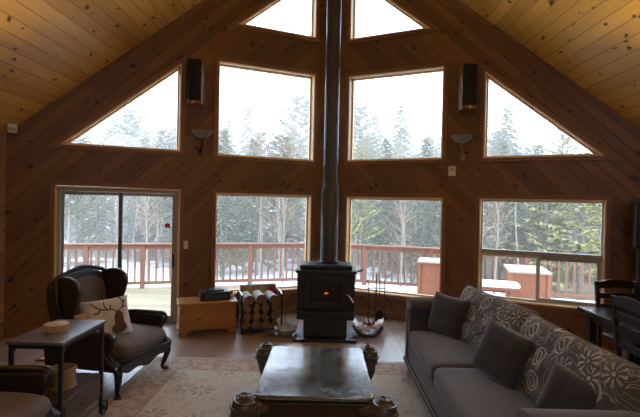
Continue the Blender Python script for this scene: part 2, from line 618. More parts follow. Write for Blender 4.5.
def rug_mat():
    t = NT('faded_oriental_rug')
    P = t.obj()
    sep = t.n('ShaderNodeSeparateXYZ', {0: P})
    x, y = sep.outputs[0], sep.outputs[1]
    # distance to the edge; the rug is centred on its origin, half size 1.62 x 1.9
    dx = t.math('SUBTRACT', 1.62, t.math('ABSOLUTE', x))
    dy = t.math('SUBTRACT', 1.9, t.math('ABSOLUTE', y))
    d = t.math('MINIMUM', dx, dy)
    q = t.comb(x, y, 0.0)
    wob = t.noise(q, 18, 3)
    vor = t.n('ShaderNodeTexVoronoi', {'Vector': q, 'Scale': 2.3, 'Randomness': 0.8}, voronoi_dimensions='2D')
    off = t.vm('SUBTRACT', q, vor.outputs['Position'])
    so = t.n('ShaderNodeSeparateXYZ', {0: off})
    ang = t.math('ARCTAN2', so.outputs[1], so.outputs[0])
    dd = vor.outputs['Distance']
    pet = t.math('GREATER_THAN', t.math('SINE', t.math('MULTIPLY', ang, 8.0)), -0.1)
    fl = t.math('MULTIPLY', pet, t.math('COMPARE', dd, 0.17, 0.09))
    v2 = t.n('ShaderNodeTexVoronoi', {'Vector': t.vm('ADD', q, (5, 3, 0)), 'Scale': 9.0}, voronoi_dimensions='2D')
    small = t.math('COMPARE', v2.outputs['Distance'], 0.22, 0.05)
    vine = t.math('COMPARE', t.noise(q, 5, 2, 0.4, 2.0), 0.5, 0.018)
    mot = t.math('MAXIMUM', fl, t.math('MAXIMUM', t.math('MULTIPLY', small, 0.55), t.math('MULTIPLY', vine, 0.6)))
    mot = t.math('MULTIPLY', mot, t.math('ADD', t.math('MULTIPLY', wob, 1.3), -0.1, clamp=True), clamp=True)
    field = t.mix(t.noise(q, 3.5, 4), (0.56, 0.555, 0.48), (0.70, 0.68, 0.59))
    field = t.mix(t.math('MULTIPLY', mot, 0.95), field, (0.20, 0.085, 0.06))
    border = t.mix(t.noise(q, 4, 3), (0.60, 0.51, 0.41), (0.52, 0.42, 0.34))
    v3 = t.n('ShaderNodeTexVoronoi', {'Vector': t.vm('ADD', q, t.comb(t.math('MULTIPLY', wob, .12), t.math('MULTIPLY', t.noise(q, 11, 2), .15), 0.0)), 'Scale': 12.0}, voronoi_dimensions='2D')
    bm_ = t.math('COMPARE', v3.outputs['Distance'], 0.25, 0.12)
    bm_ = t.math('MULTIPLY', bm_, t.math('ADD', wob, 0.1))
    border = t.mix(t.math('MULTIPLY', bm_, 1.2, clamp=True), border, (0.30, 0.17, 0.13))
    band = t.math('COMPARE', d, 0.22, 0.14)
    col = t.mix(band, field, border)
    line = t.math('MAXIMUM', t.math('COMPARE', d, 0.37, 0.012), t.math('COMPARE', d, 0.07, 0.012))
    col = t.mix(t.math('MULTIPLY', line, 0.6), col, (0.25, 0.14, 0.10))
    edge = t.math('LESS_THAN', d, 0.05)
    col = t.mix(edge, col, (0.50, 0.43, 0.34))
    col = t.mix(t.math('MULTIPLY', t.noise(q, 45, 4, .8), 0.55), col, (0.27, 0.22, 0.18))
    t.bump(t.noise(q, 300, 2), 0.4, 0.004)
    return t.out(col, 0.97)


M['rug'] = rug_mat()


def glass_mat(name, tint=(1, 1, 1), gloss=1.45):
    m_ = bpy.data.materials.new(name)
    m_.use_nodes = True
    nt = m_.node_tree
    nt.nodes.clear()
    out = nt.nodes.new('ShaderNodeOutputMaterial')
    mx = nt.nodes.new('ShaderNodeMixShader')
    tr = nt.nodes.new('ShaderNodeBsdfTransparent')
    tr.inputs[0].default_value = (*tint, 1)
    gl = nt.nodes.new('ShaderNodeBsdfGlossy')
    gl.inputs['Roughness'].default_value = 0.02
    fr = nt.nodes.new('ShaderNodeFresnel')
    fr.inputs[0].default_value = gloss
    mm = nt.nodes.new('ShaderNodeMath')
    mm.operation = 'MULTIPLY'
    mm.inputs[1].default_value = 0.7
    nt.links.new(fr.outputs[0], mm.inputs[0])
    nt.links.new(mm.outputs[0], mx.inputs[0])
    nt.links.new(tr.outputs[0], mx.inputs[1])
    nt.links.new(gl.outputs[0], mx.inputs[2])
    nt.links.new(mx.outputs[0], out.inputs[0])
    return m_


M['glass'] = glass_mat('window_glass', (0.97, 0.985, 0.98))
M['stove_glass'] = glass_mat('sooty_stove_glass', (0.7, 0.68, 0.66), 1.6)


def emis(name, c, s):
    t = NT(name)
    t.out((0, 0, 0), 0.5)
    t.b.inputs['Emission Color'].default_value = (*c, 1)
    t.b.inputs['Emission Strength'].default_value = s
    return t.m


M['flame'] = emis('flame', (1.0, 0.22, 0.04), 1.6)


def ground_mat():
    t = NT('snowy_forest_floor')
    P = t.obj()
    sep = t.n('ShaderNodeSeparateXYZ', {0: P})
    n1 = t.noise(P, 0.35, 5, 0.65)
    far = t.math('MULTIPLY', t.math('SUBTRACT', sep.outputs[1], 19.0), 0.05)
    right = t.math('MULTIPLY', t.math('MAXIMUM', t.math('SUBTRACT', sep.outputs[0], 1.0), 0.0), 0.05)
    f = t.math('ADD', n1, t.math('ADD', t.math('MAXIMUM', t.math('MINIMUM', far, 0.17), -0.3), right))
    k = t.math('MULTIPLY', t.math('SUBTRACT', f, 0.55), 12, clamp=True)
    brown = t.mix(t.noise(P, 2.5, 4), (0.12, 0.09, 0.06), (0.24, 0.185, 0.12))
    col = t.mix(k, (0.86, 0.89, 0.93), brown)
    return t.out(col, 0.9)


M['ground'] = ground_mat()


def deck_snow():
    t = NT('snow_dusting')
    t.out(t.mix(t.noise(t.obj(), 6, 3), (0.5, 0.51, 0.53), (0.7, 0.71, 0.73)), 0.8)
    return t.m


def foliage(name, a, b):
    t = NT(name)
    P = t.obj()
    col = t.mix(t.noise(P, 1.8, 3), a, b)
    t.out(col, 0.85)
    t.b.inputs['Specular IOR Level'].default_value = 0.2
    return t.m


M['spruce'] = foliage('grey_green_needles', (0.13, 0.14, 0.08), (0.24, 0.24, 0.14))
M['pine'] = foliage('yellow_green_needles', (0.28, 0.28, 0.11), (0.42, 0.39, 0.18))
M['dull'] = foliage('dull_needles', (0.19, 0.18, 0.11), (0.31, 0.29, 0.19))
M['twig'] = foliage('bare_twigs', (0.18, 0.12, 0.08), (0.29, 0.19, 0.12))

# ------------------------------------------------------------------ room shell
VX, VY, SL = 0.05, 7.37, 0.46          # prow corner and slope of the wings in plan
ANG = math.atan(SL)
CA, SA = cos(ANG), sin(ANG)
XL, XR, YB = -3.97, 4.05, -3.2
RIDGE, PITCH = 6.50, 0.985


def wing_y(x):
    return VY - SL * abs(x - VX)


def wing_pt(x, z, out=0.0):
    """world point on the inner face of the wing at world x, moved out by 'out' along the normal"""
    s = -1 if x < VX else 1
    return Vector((x + s * SA * out, wing_y(x) + CA * out, z))


def ceil_z(x):
    return RIDGE - PITCH * abs(x - VX)


# each wing has a local frame: origin at prow corner on the floor, local x runs along world +x side, y outward
def wing_frame(side):
    # local x axis in world: left wing (CA, SA) ; right wing (CA,-SA)
    return Matrix.Translation((VX, VY, 0)) @ Matrix.Rotation(ANG if side < 0 else -ANG, 4, 'Z')


TH = 0.16


def lx(x):                                # world x -> local x along the wing
    return (x - VX) / CA


holes = {
    'slider': [(-3.49, 0.0), (-2.08, 0.0), (-2.08, 1.91), (-3.49, 1.92)],
    'triL': [(-3.45, 2.44), (-2.09, 2.44), (-2.09, 3.70)],
    'upL': [(-1.62, 2.42), (-0.22, 2.42), (-0.22, 3.81), (-1.62, 3.81)],
    'lowL': [(-1.63, 0.37), (-0.24, 0.37), (-0.24, 1.88), (-1.63, 1.88)],
    'topL': [(-1.37, 4.39), (-0.22, 4.39), (-0.22, 5.45)],
    'topR': [(0.33, 4.37), (1.50, 4.37), (0.33, 5.45)],
    'upR': [(0.33, 2.43), (1.69, 2.43), (1.69, 3.79), (0.33, 3.79)],
    'lowR': [(0.33, 0.36), (1.71, 0.36), (1.71, 1.87), (0.33, 1.87)],
    'trapR': [(2.20, 2.43), (3.53, 2.43), (2.20, 3.66)],
    'botR': [(2.17, 0.45), (3.56, 0.45), (3.56, 1.87), (2.17, 1.87)],
}


def wing_wall(side, names, name, mat):
    xe = XL - 0.1 if side < 0 else XR + 0.1
    out = [(lx(VX), -0.02), (lx(VX), RIDGE + 0.05), (lx(xe), ceil_z(xe) + 0.05), (lx(xe), -0.02)]
    hs = [[(lx(a), max(b, 0.001)) for a, b in holes[n]] for n in names]
    mb = MB().prism(out, 0, TH, 'xz', hs)
    o = mb.build(name, mat, kind='structure')
    o.matrix_world = wing_frame(side)
    return o


wing_wall(-1, ['slider', 'triL', 'upL', 'lowL', 'topL'], 'wall_front_left', M['gable_left'])
wing_wall(1, ['topR', 'upR', 'lowR', 'trapR', 'botR'], 'wall_front_right', M['gable_right'])

yl, yr = wing_y(XL), wing_y(XR)
MB().box(XL - 0.15, XL, YB, yl + 0.1, -0.02, ceil_z(XL) + 0.1).build('wall_left', M['side'], kind='structure')
MB().box(XR, XR + 0.15, YB, yr + 0.1, -0.02, ceil_z(XR) + 0.1).build('wall_right', M['side'], kind='structure')
MB().prism([(XL - .15, -0.02), (XR + .15, -0.02), (XR + .15, ceil_z(XR)), (VX, RIDGE + 0.1), (XL - .15, ceil_z(XL))], YB - 0.15, YB, 'xz').build('wall_back', M['back'], kind='structure')
MB().prism([(XL - .15, YB), (XR + .15, YB), (XR + .15, yr + 0.05), (VX, VY + 0.08), (XL - .15, yl + 0.05)], -0.2, 0, 'xy').build('floor', M['floor'], kind='structure')


def slope(side, name, mat):
    xe = XL - 0.5 if side < 0 else XR + 0.5
    mb = MB()
    plan = [(VX, YB - .15), (xe, YB - .15), (xe, wing_y(xe) + 0.35), (VX, VY + 0.35)]
    lo = [mb.bm.verts.new((x, y, ceil_z(x))) for x, y in plan]
    hi = [mb.bm.verts.new((x, y, ceil_z(x) + 0.2)) for x, y in plan]
    mb.bm.faces.new(lo)
    mb.bm.faces.new(hi[::-1])
    for i in range(4):
        j = (i + 1) % 4
        mb.bm.faces.new((lo[i], lo[j], hi[j], hi[i]))
    return mb.build(name, mat, kind='structure')


slope(-1, 'ceiling_left', M['ceil'])
slope(1, 'ceiling_right', M['ceil_r'])


def offset_poly(poly, d):
    n = len(poly)
    area = sum(poly[i][0] * poly[(i + 1) % n][1] - poly[(i + 1) % n][0] * poly[i][1] for i in range(n))
    sg = 1 if area > 0 else -1
    out = []
    for i in range(n):
        p0, p1, p2 = Vector(poly[i - 1]), Vector(poly[i]), Vector(poly[(i + 1) % n])
        d1, d2 = (p1 - p0).normalized(), (p2 - p1).normalized()
        n1, n2 = Vector((d1.y, -d1.x)) * sg, Vector((d2.y, -d2.x)) * sg
        b = (n1 + n2)
        b = b / max(0.15, (1 + n1.dot(n2)))
        out.append(tuple(p1 + b * d))
    return out


def window(side, key, name, extra=None, cas=0.055, dark=False):
    root = empty(name, kind='structure')
    root.matrix_world = wing_frame(side)
    poly = [(lx(a), b) for a, b in holes[key]]
    MB().prism(offset_poly(poly, cas), -0.018, -0.001, 'xz', [offset_poly(poly, 0.002)]).build('window_casing', M['casing'], root, bevel=0.003)
    MB().prism(offset_poly(poly, -0.001), -0.022, TH - 0.02, 'xz', [offset_poly(poly, -0.02)]).build('window_jamb', M['jamb'], root)
    MB().prism(offset_poly(poly, -0.02), TH - 0.075, TH - 0.03, 'xz', [offset_poly(poly, -0.042)]).build('window_sash', M['jamb'] if not dark else M['vinyl_white'], root, bevel=0.003)
    if extra is None:
        MB().prism(offset_poly(poly, -0.038), TH - 0.055, TH - 0.049, 'xz').build('window_pane', M['glass'], root)
    return root


window(-1, 'triL', 'window_1')
window(-1, 'upL', 'window_2')
window(-1, 'lowL', 'window_3')
window(-1, 'topL', 'window_4')
window(1, 'topR', 'window_5')
window(1, 'upR', 'window_6')
window(1, 'lowR', 'window_7')
window(1, 'trapR', 'window_8')
w9 = window(1, 'botR', 'window_9', extra=True, dark=True)
a0, a1 = lx(2.17) + 0.03, lx(3.56) - 0.03
zm = 1.12
# picture pane above, horizontal slider below
MB().box(a0, a1, TH - 0.10, TH - 0.03, zm - 0.035, zm + 0.035).build('window_transom', M['vinyl'], w9, bevel=0.003)
MB().box(a0, a1, TH - 0.055, TH - 0.049, zm + 0.03, 1.84).build('window_pane', M['glass'], w9)
xm = lx(2.86)
MB().prism([(a0, 0.48), (xm + .03, 0.48), (xm + .03, zm - .03), (a0, zm - .03)], TH - 0.11, TH - 0.08, 'xz', [[(a0 + .025, 0.505), (xm - .015, 0.505), (xm - .015, zm - .055), (a0 + .025, zm - .055)]]).build('window_sash', M['vinyl_white'], w9, bevel=0.003)
MB().prism([(xm - .02, 0.48), (a1, 0.48), (a1, zm - .03), (xm - .02, zm - .03)], TH - 0.075, TH - 0.05, 'xz', [[(xm + .03, 0.53), (a1 - .05, 0.53), (a1 - .05, zm - .075), (xm + .03, zm - .075)]]).build('window_sash', M['vinyl'], w9, bevel=0.003)
MB().box(a0 + .02, xm, TH - 0.097, TH - 0.092, 0.5, zm - .05).build('window_pane', M['glass'], w9)
MB().box(xm, a1 - .04, TH - 0.065, TH - 0.060, 0.52, zm - .07).build('window_pane', M['glass'], w9)
MB().box(xm - .005, xm + .015, TH - 0.13, TH - 0.11, 0.76, 0.84).build('window_latch', M['vinyl_white'], w9, bevel=0.003)

# sliding patio door
d1 = empty('door_1', kind='structure')
d1.matrix_world = wing_frame(-1)
dp = [(lx(a), b) for a, b in holes['slider']]
l0, l1 = lx(-3.49), lx(-2.08)
cs = 0.055
MB().prism([(l0 - cs, 0.002), (l0, 0.002), (l0, 1.915), (l1, 1.915), (l1, 0.002), (l1 + cs, 0.002), (l1 + cs, 1.97), (l0 - cs, 1.97)], -0.018, -0.001, 'xz').build('door_casing', M['casing'], d1, bevel=0.003)
MB().prism([(l0 + .001, 0.002), (l0 + .022, 0.002), (l0 + .022, 1.888), (l1 - .022, 1.888), (l1 - .022, 0.002), (l1 - .001, 0.002), (l1 - .001, 1.909), (l0 + .001, 1.909)], -0.022, TH - 0.02, 'xz').build('door_jamb', M['jamb'], d1)
MB().box(l0 + .022, l1 - .022, 0.02, TH - .01, 0.004, 0.035).build('door_threshold', M['vinyl'], d1, bevel=0.004)
MB().prism([(l0 + .023, 0.036), (l0 + .065, 0.036), (l0 + .065, 1.845), (l1 - .065, 1.845), (l1 - .065, 0.036), (l1 - .023, 0.036), (l1 - .023, 1.887), (l0 + .023, 1.887)], 0.03, TH - 0.022, 'xz').build('door_frame', M['vinyl'], d1, bevel=0.003)
md = lx(-2.78)


def door_leaf(x0, x1, y0, y1, mat, left_dark=False):
    o = MB().prism([(x0, 0.037), (x1, 0.037), (x1, 1.843), (x0, 1.843)], y0, y1, 'xz', [[(x0 + .035, 0.10), (x1 - .035, 0.10), (x1 - .035, 1.80), (x0 + .035, 1.80)]]).build('door_leaf', mat, d1, bevel=0.003)
    MB().box(x0 + .03, x1 - .03, (y0 + y1) / 2 - .003, (y0 + y1) / 2 + .003, 0.095, 1.805).build('door_pane', M['glass'], o)
    return o


door_leaf(l0 + .066, md + .025, 0.095, 0.130, M['vinyl'])
lf = door_leaf(md - .025, l1 - .066, 0.045, 0.080, M['vinyl'])
MB().box(md - .03, md + .012, 0.036, 0.044, 0.04, 1.84).build('door_stile', M['dark_frame'], lf)
hd = MB().box(l1 - .098, l1 - .068, 0.012, 0.044, 0.80, 0.98)
hd.build('door_handle', M['black_plastic'], lf, bevel=0.006)
tag(MB().box(l1 - .20, l1 - .13, 0.040, 0.0435, 1.36, 1.42).build('window_sticker', M['red_print'], lf), 'small red-brown sticker')

# window stools (light ledges) under the three low windows, base and corner trims
trim_i = 0


def trim(mb, mat, side=None):
    global trim_i
    trim_i += 1
    o = mb.build('trim_%d' % trim_i, mat, bevel=0.003, kind='structure')
    if side:
        o.matrix_world = wing_frame(side)
    return o


def baseb(side, xa, xb, nm):
    o = MB().box(lx(xa), lx(xb), -0.016, -0.001, 0.001, 0.10).build(nm, M['casing'], bevel=0.003, kind='structure')
    o.matrix_world = wing_frame(side)


baseb(-1, -1.98, 0.03, 'baseboard_front_left')
baseb(-1, -3.95, -3.56, 'baseboard_far_left')
baseb(1, 0.07, 3.9, 'baseboard_front_right')

# portals guide the daylight through each opening
for key, pl in holes.items():
    side = -1 if pl[0][0] < VX else 1
    xs = [p[0] for p in pl]
    zs = [p[1] for p in pl]
    d = bpy.data.lights.new('window_portal', 'AREA')
    d.shape = 'RECTANGLE'
    d.size = (max(xs) - min(xs)) / CA
    d.size_y = max(zs) - min(zs)
    d.cycles.is_portal = True
    o = bpy.data.objects.new('window_portal', d)
    COL.objects.link(o)
    xc, zc = (max(xs) + min(xs)) / 2, (max(zs) + min(zs)) / 2
    p = wing_pt(xc, zc, TH + 0.02)
    inward = Vector((-(SA if side > 0 else -SA), -CA, 0))
    o.matrix_world = Matrix.Translation(p) @ inward.to_track_quat('-Z', 'Y').to_matrix().to_4x4()

# ------------------------------------------------------------------ outside
ZD = -0.20


def ground():
    mb = MB()
    n = 90
    vs = {}
    for i in range(n + 1):
        for j in range(n + 1):
            x = -70 + 140 * i / n
            y = -6 + 110 * j / n
            z = -1.15 + 0.25 * noise.noise(Vector((x * 0.12, y * 0.12, 0))) + max(0, y - 22) * 0.012
            vs[i, j] = mb.bm.verts.new((x, y, z))
    for i in range(n):
        for j in range(n):
            mb.bm.faces.new((vs[i, j], vs[i + 1, j], vs[i + 1, j + 1], vs[i, j + 1]))
    o = mb.build('ground', M['ground'], smooth=True, kind='structure')
    return o


ground()
RVX, RVY, RS = 0.05, 11.0, 0.28


def rail_y(x):
    return RVY - RS * abs(x - RVX)


tag(MB().prism([(-8.5, yl - 1.5), (XL - .2, yl - 1.5), (XL - .2, wing_y(XL - .2) + TH + .02), (VX, VY + TH + 0.03), (XR + .2, wing_y(XR + .2) + TH + .02), (XR + .2, yr - 1.5), (8.5, yr - 1.5), (8.5, rail_y(8.5) + .12), (RVX, RVY + .12), (-8.5, rail_y(-8.5) + .12)], ZD - 0.14, ZD, 'xy').build('deck', M['deck']), 'weathered plank deck dusted with snow outside the glass wall', 'deck', kind='structure')


def snow_drift():
    """thin melting snow on the deck, thickest by the railing"""
    mb = MB()
    nx, ny = 120, 34
    vs = {}
    for i in range(nx + 1):
        x = -8.3 + 16.6 * i / nx
        y1 = rail_y(x) + 0.05
        y0 = max(wing_y(x) + TH + 0.1, y1 - 3.6) if XL - .3 < x < XR + .3 else y1 - 3.6
        for j in range(ny + 1):
            t_ = j / ny
            y = y0 + (y1 - y0) * t_
            h = 0.032 * (noise.noise(Vector((x * 0.8, y * 1.6, 2))) * 1.0 + noise.noise(Vector((x * 3, y * 4, 7))) * .35)
            h += (t_ - 0.62) * 0.05
            h += 0.035 if x > -1.9 else -0.045
            h = min(h, 0.028)
            vs[i, j] = mb.bm.verts.new((x, y, ZD + h))
    for i in range(nx):
        for j in range(ny):
            mb.bm.faces.new((vs[i, j], vs[i + 1, j], vs[i + 1, j + 1], vs[i, j + 1]))
    o = mb.build('snow_layer', deck_snow(), smooth=True, kind='stuff')
    return tag(o, 'thin patchy snow lying on the deck boards by the railing', 'snow')


snow_drift()


def railing(side, x_end, post_xs, label):
    s = side
    root = empty('deck_railing', (RVX + s * 0.02, RVY, ZD), label=label, cat='railing')
    ang = -s * math.atan(RS)
    root.rotation_euler = (0, 0, ang)
    L = abs(x_end - RVX) / cos(ang)
    sg = s

    def X(l):
        return sg * l
    a, b = sorted((X(0.0), X(L)))
    MB().box(a, b, -0.075, 0.075, 0.955, 0.99).build('top_rail', M['railing'], root, bevel=0.006)
    MB().box(a, b, -0.02, 0.02, 0.86, 0.95).build('upper_rail', M['railing'], root, bevel=0.004)
    MB().box(a, b, -0.02, 0.02, 0.08, 0.15).build('lower_rail', M['railing'], root, bevel=0.004)
    c = MB().box(a, b, -0.068, 0.068, 0.9905, 1.0)
    posts = [abs(px - RVX) / cos(ang) for px in post_xs]
    for p in posts:
        MB().box(X(p) - .05, X(p) + .05, -0.05, 0.05, 0.0, 0.954).build('post', M['railing'], root, bevel=0.005)
    l = 0.10
    bal = None
    while l < L - 0.05:
        if min(abs(l - p) for p in posts) > 0.075:
            if bal is None:
                bal = MB().box(-.019, .019, -.019, .019, 0.151, 0.859).build('baluster', M['railing'], root)
                bal.location = (X(l), 0, 0)
            else:
                o = bal.copy()
                COL.objects.link(o)
                o.location = (X(l), 0, 0)
        l += 0.147
    c.bm.free()
    return root


railing(-1, -8.4, [-8.0, -6.0 + .9, -4.0, -1.68 - .05, 0.0], 'left run of red cedar deck railing beyond the patio door')
railing(1, 8.4, [0.93, 2.4, 4.35, 6.3, 8.1], 'right run of red cedar deck railing beyond the right windows')


def planter(loc, rotz, w, d, h, label, name='deck_storage_box'):
    root = empty(name, loc, rotz, label, 'box')
    MB().box(-w / 2, w / 2, -d / 2, d / 2, 0, h - .04).build('box_body', M['planter'], root, bevel=0.006)
    for sx in (-1, 1):
        MB().box(sx * w / 2 - .03, sx * w / 2 + .03, -d / 2 - .02, -d / 2 + 0.04, 0.0, h - .041).build('corner_board', M['planter'], root, bevel=0.004)
    MB().box(-w / 2 - .04, w / 2 + .04, -d / 2 - .04, d / 2 + .04, h - .04, h).build('box_lid', M['planter_cap'], root, bevel=0.006)
    return root


planter((2.58, 9.75, ZD), radians(-16), 1.0, 0.7, 0.78, 'red-boarded box with pale lid against the railing, seen through centre window')
planter((4.03, 9.05, ZD), radians(-16), 0.66, 1.0, 0.74, 'wide red-boarded box with pale lid on the deck, behind the sliding window')
r = empty('deck_bench', (3.15, 8.55, ZD), radians(-14), 'low snow-covered bench on the deck seen at the left of sliding window', 'bench')
MB().box(-.55, .5, -.2, .2, 0.42, 0.46).build('seat', M['planter'], r, bevel=0.004)
for sx in (-.42, .36):
    MB().box(sx - .04, sx + .04, -.16, .16, 0.0, 0.419).build('leg', M['planter'], r, bevel=0.004)
roundbox(1.03, .39, .09, .035, 8, 0.01).build('snow_cap', M['snow'], r, smooth=True, loc=(-.025, 0, .455))


# haze volume added to wash out the trees like glare through the glass
def haze():
    m_ = bpy.data.materials.new('glare_haze')
    m_.use_nodes = True
    nt = m_.node_tree
    nt.nodes.clear()
    o_ = nt.nodes.new('ShaderNodeOutputMaterial')
    v = nt.nodes.new('ShaderNodeVolumeScatter')
    v.inputs['Color'].default_value = (1.0, 0.95, 0.86, 1)
    v.inputs['Density'].default_value = HAZE
    nt.links.new(v.outputs[0], o_.inputs['Volume'])
    h = MB().box(-75, 75, 13.0, 110, -3, 14).build('haze', m_, kind='stuff')
    tag(h, 'pale haze volume added to wash out the trees beyond the deck', 'haze')


HAZE = 0.030
haze()


# trees
def tri_leaf(mb, p, d, up, L, w):
    s = d.cross(up)
    if s.length < 1e-4:
        s = Vector((1, 0, 0))
    s.normalize()
    a = mb.bm.verts.new(p - s * w)
    b = mb.bm.verts.new(p + s * w)
    c = mb.bm.verts.new(p + d * L)
    mb.bm.faces.new((a, b, c))


def conifer(name, H, R, base, nb, fmat, seed, droop=0.25, pw=0.8, leaf=0.2, gap=0.0, tr=0.11):
    rng = random.Random(seed)
    root = empty(name)
    MB().tube([(0, 0, -0.3), (rng.uniform(-.1, .1), 0, H * .5), (0, 0, H)], [tr, tr * .65, 0.012], 7).build('trunk', M['bark'], root, smooth=True)
    mb = MB()
    tw = MB()
    for i in range(nb):
        t_ = (i + rng.random()) / nb
        z = base + (H - base) * t_
        rr = R * (1 - t_) ** pw * rng.uniform(0.6, 1.12) + 0.08
        if gap and rng.random() < gap:
            continue
        a = i * 2.399 + rng.uniform(-.4, .4)
        d = Vector((cos(a), sin(a), 0))
        pts = []
        for k in range(4):
            q = k / 3
            pts.append(Vector((0, 0, z)) + d * rr * q + Vector((0, 0, rr * (0.18 * q - droop * q * q * 2))))
        tw.tube(pts, [0.022, 0.016, 0.01, 0.004], 3, cap=False)
        m_ = max(5, int(rr * 18))
        for k in range(m_):
            q = (k + 1.0) / m_
            if q < 0.18:
                continue
            p = Vector((0, 0, z)) + d * rr * q + Vector((0, 0, rr * (0.18 * q - droop * q * q * 2)))
            for s in (-1, 1):
                for _ in range(2):
                    sd = (d * rng.uniform(.3, .9) + Vector((-d.y, d.x, 0)) * s * rng.uniform(.5, 1.0) + Vector((0, 0, rng.uniform(-.45, .3)))).normalized()
                    tri_leaf(mb, p, sd, Vector((rng.uniform(-.5, .5), rng.uniform(-.5, .5), 1)), leaf * rng.uniform(.7, 1.4) * (1.15 - .4 * q), leaf * 0.22)
    mb.build('foliage', fmat, root)
    tw.build('branches', M['bark'], root)
    return root


def bare_tree(name, H, seed, mat, tr=0.07):
    rng = random.Random(seed)
    root = empty(name)
    tk = MB()
    br = MB()
    tk.tube([(0, 0, -.3), (rng.uniform(-.2, .2), 0, H * .5), (rng.uniform(-.3, .3), .1, H * .8)], [tr, tr * .7, tr * .3], 7)
    tk.tube([(rng.uniform(-1.1, -.7), .3, -.3), (-.8, .35, H * .45), (-.75, .3, H * .75)], [tr * .6, tr * .45, tr * .15], 6)

    def grow(p, d, L, r, lev):
        q = p + d * L * .5 + Vector((rng.uniform(-.1, .1), rng.uniform(-.1, .1), .05)) * L
        e = q + (d + Vector((0, 0, .25))).normalized() * L * .5
        br.tube([p, q, e], [r, r * .7, r * .35], 3, cap=False)
        if lev:
            for _ in range(4):
                t_ = rng.uniform(.3, 1)
                pp = p.lerp(e, t_)
                nd = (d + Vector((rng.uniform(-1, 1), rng.uniform(-1, 1), rng.uniform(-.2, .9))) * .8).normalized()
                grow(pp, nd, L * .55, r * .5, lev - 1)
    for i in range(34):
        t_ = 0.3 + .7 * (i + rng.random()) / 34
        a = i * 2.4
        grow(Vector((0, 0, H * .82 * t_)), Vector((cos(a), sin(a), rng.uniform(.4, 1.3))).normalized(), H * .11 * (1.25 - .6 * t_), .013, 2)
    tk.build('trunk', M['bark'], root, smooth=True)
    br.build('branches', mat, root)
    return root


protos = {
    'spruce': conifer('spruce_tree', 8.5, 2.0, 0.6, 135, M['spruce'], 1, leaf=.25),
    'spruce2': conifer('spruce_tree', 8.0, 1.9, 1.0, 110, M['dull'], 5, gap=.1, leaf=.26),
    'pine': conifer('pine_tree', 8.8, 2.1, 2.6, 75, M['pine'], 2, droop=-.1, pw=.55, gap=.15, leaf=.26),
    'pine2': conifer('pine_tree', 9.2, 2.2, 3.4, 95, M['dull'], 9, droop=-.10, pw=.5, gap=.12, leaf=.30, tr=.13),
    'bare': bare_tree('bare_tree', 7.5, 3, M['twig']),
    'bare2': bare_tree('bare_tree', 6.0, 8, M['twig'], .05),
    'young': conifer('young_pine_tree', 4.6, 1.5, .3, 75, M['pine'], 4, droop=-.02, pw=.8, leaf=.23),
}
used = {k: False for k in protos}
HT = {'spruce': 8.5, 'spruce2': 8.0, 'pine': 8.8, 'pine2': 9.2, 'bare': 6.6, 'bare2': 5.4, 'young': 4.6}


def tree(kind, x, y, h, label, group=None, rz=None):
    o = protos[kind] if not used[kind] else copy_tree(protos[kind])
    used[kind] = True
    zg = -1.15 + 0.25 * noise.noise(Vector((x * 0.12, y * 0.12, 0))) + max(0, y - 22) * 0.012
    o.location = (x, y, zg)
    s = (h - zg) / HT[kind]
    o.scale = (s, s, s)
    o.rotation_euler = (0, 0, random.uniform(0, 6.28) if rz is None else rz)
    for k in ('label', 'category', 'group'):
        if k in o:
            del o[k]
    tag(o, label, 'tree', group)
    return o


def at(px, y):                            # world x of a column of the view at distance y
    return (px - 326) / f_px * y


# prominent tops that stand clear above the forest: (kind, pixel column, distance, height above room floor)
tall = [
    ('pine2', 128, 25, 6.9, 'broad pine whose crown fills the left triangular window'),
    ('spruce2', 112, 28, 6.6, 'shorter pointed tree left of the broad pine in left triangular window'),
    ('spruce2', 172, 27, 6.3, 'tree at the right edge of the left triangular window'),
    ('spruce', 246, 27, 7.4, 'pointed spruce in the middle of the upper left square window'),
    ('spruce2', 226, 25, 6.3, 'low tree at the left edge of upper left square window'),
    ('pine2', 299, 25, 7.6, 'tall loose pine at right side of the upper left square window'),
    ('bare', 287, 22, 6.2, 'bare branching tree left of the loose pine in upper left square window'),
    ('pine2', 358, 24, 6.9, 'leafy-topped pine at left edge of the upper right square window'),
    ('spruce2', 376, 26, 6.6, 'slim tree left of the spruce in the upper right square window'),
    ('spruce', 398, 25, 7.3, 'pointed spruce in the middle of the upper right square window'),
    ('spruce2', 428, 26, 5.8, 'low tree at the right side of upper right square window'),
    ('spruce', 504, 22, 6.6, 'tall spruce standing in the right triangular window'),
    ('pine', 560, 19, 5.2, 'yellow-green pine at the right end of the right triangular window'),
    ('spruce2', 530, 27, 5.6, 'dim tree between spruce and yellow-green pine in right triangular window'),
    ('pine', 356, 16, 3.9, 'yellow-green pine just right of stove pipe beyond the railing'),
    ('young', 545, 16, 3.4, 'young yellow-green pine in the middle of the right sliding window'),
    ('young', 580, 15, 3.6, 'bushy yellow-green pine at right side of the right sliding window'),
    ('young', 600, 18, 4.2, 'yellow-green pine half hidden by the right jamb of right sliding window'),
    ('spruce', 516, 17, 3.8, 'dark narrow spruce left of centre in right sliding window'),
    ('bare2', 495, 15, 3.6, 'bare grey tree at left side of right sliding window'),
    ('bare2', 148, 16, 3.4, 'bare tan tree beyond the right half of the patio door'),
    ('spruce2', 96, 19, 3.9, 'thin spruce beyond the left half of the patio door'),
    ('bare', 262, 17, 3.7, 'bare tree in the middle of the lower left square window'),
    ('bare2', 284, 16, 3.2, 'leaning bare tree right of centre in lower left square window'),
    ('spruce', 385, 18, 4.4, 'dense spruce in the middle of the lower right square window'),
    ('spruce', 424, 18, 4.4, 'dense spruce at the right side of the lower right square window'),
    ('bare2', 402, 15, 3.0, 'bare reddish tree in the lower right square window'),
]
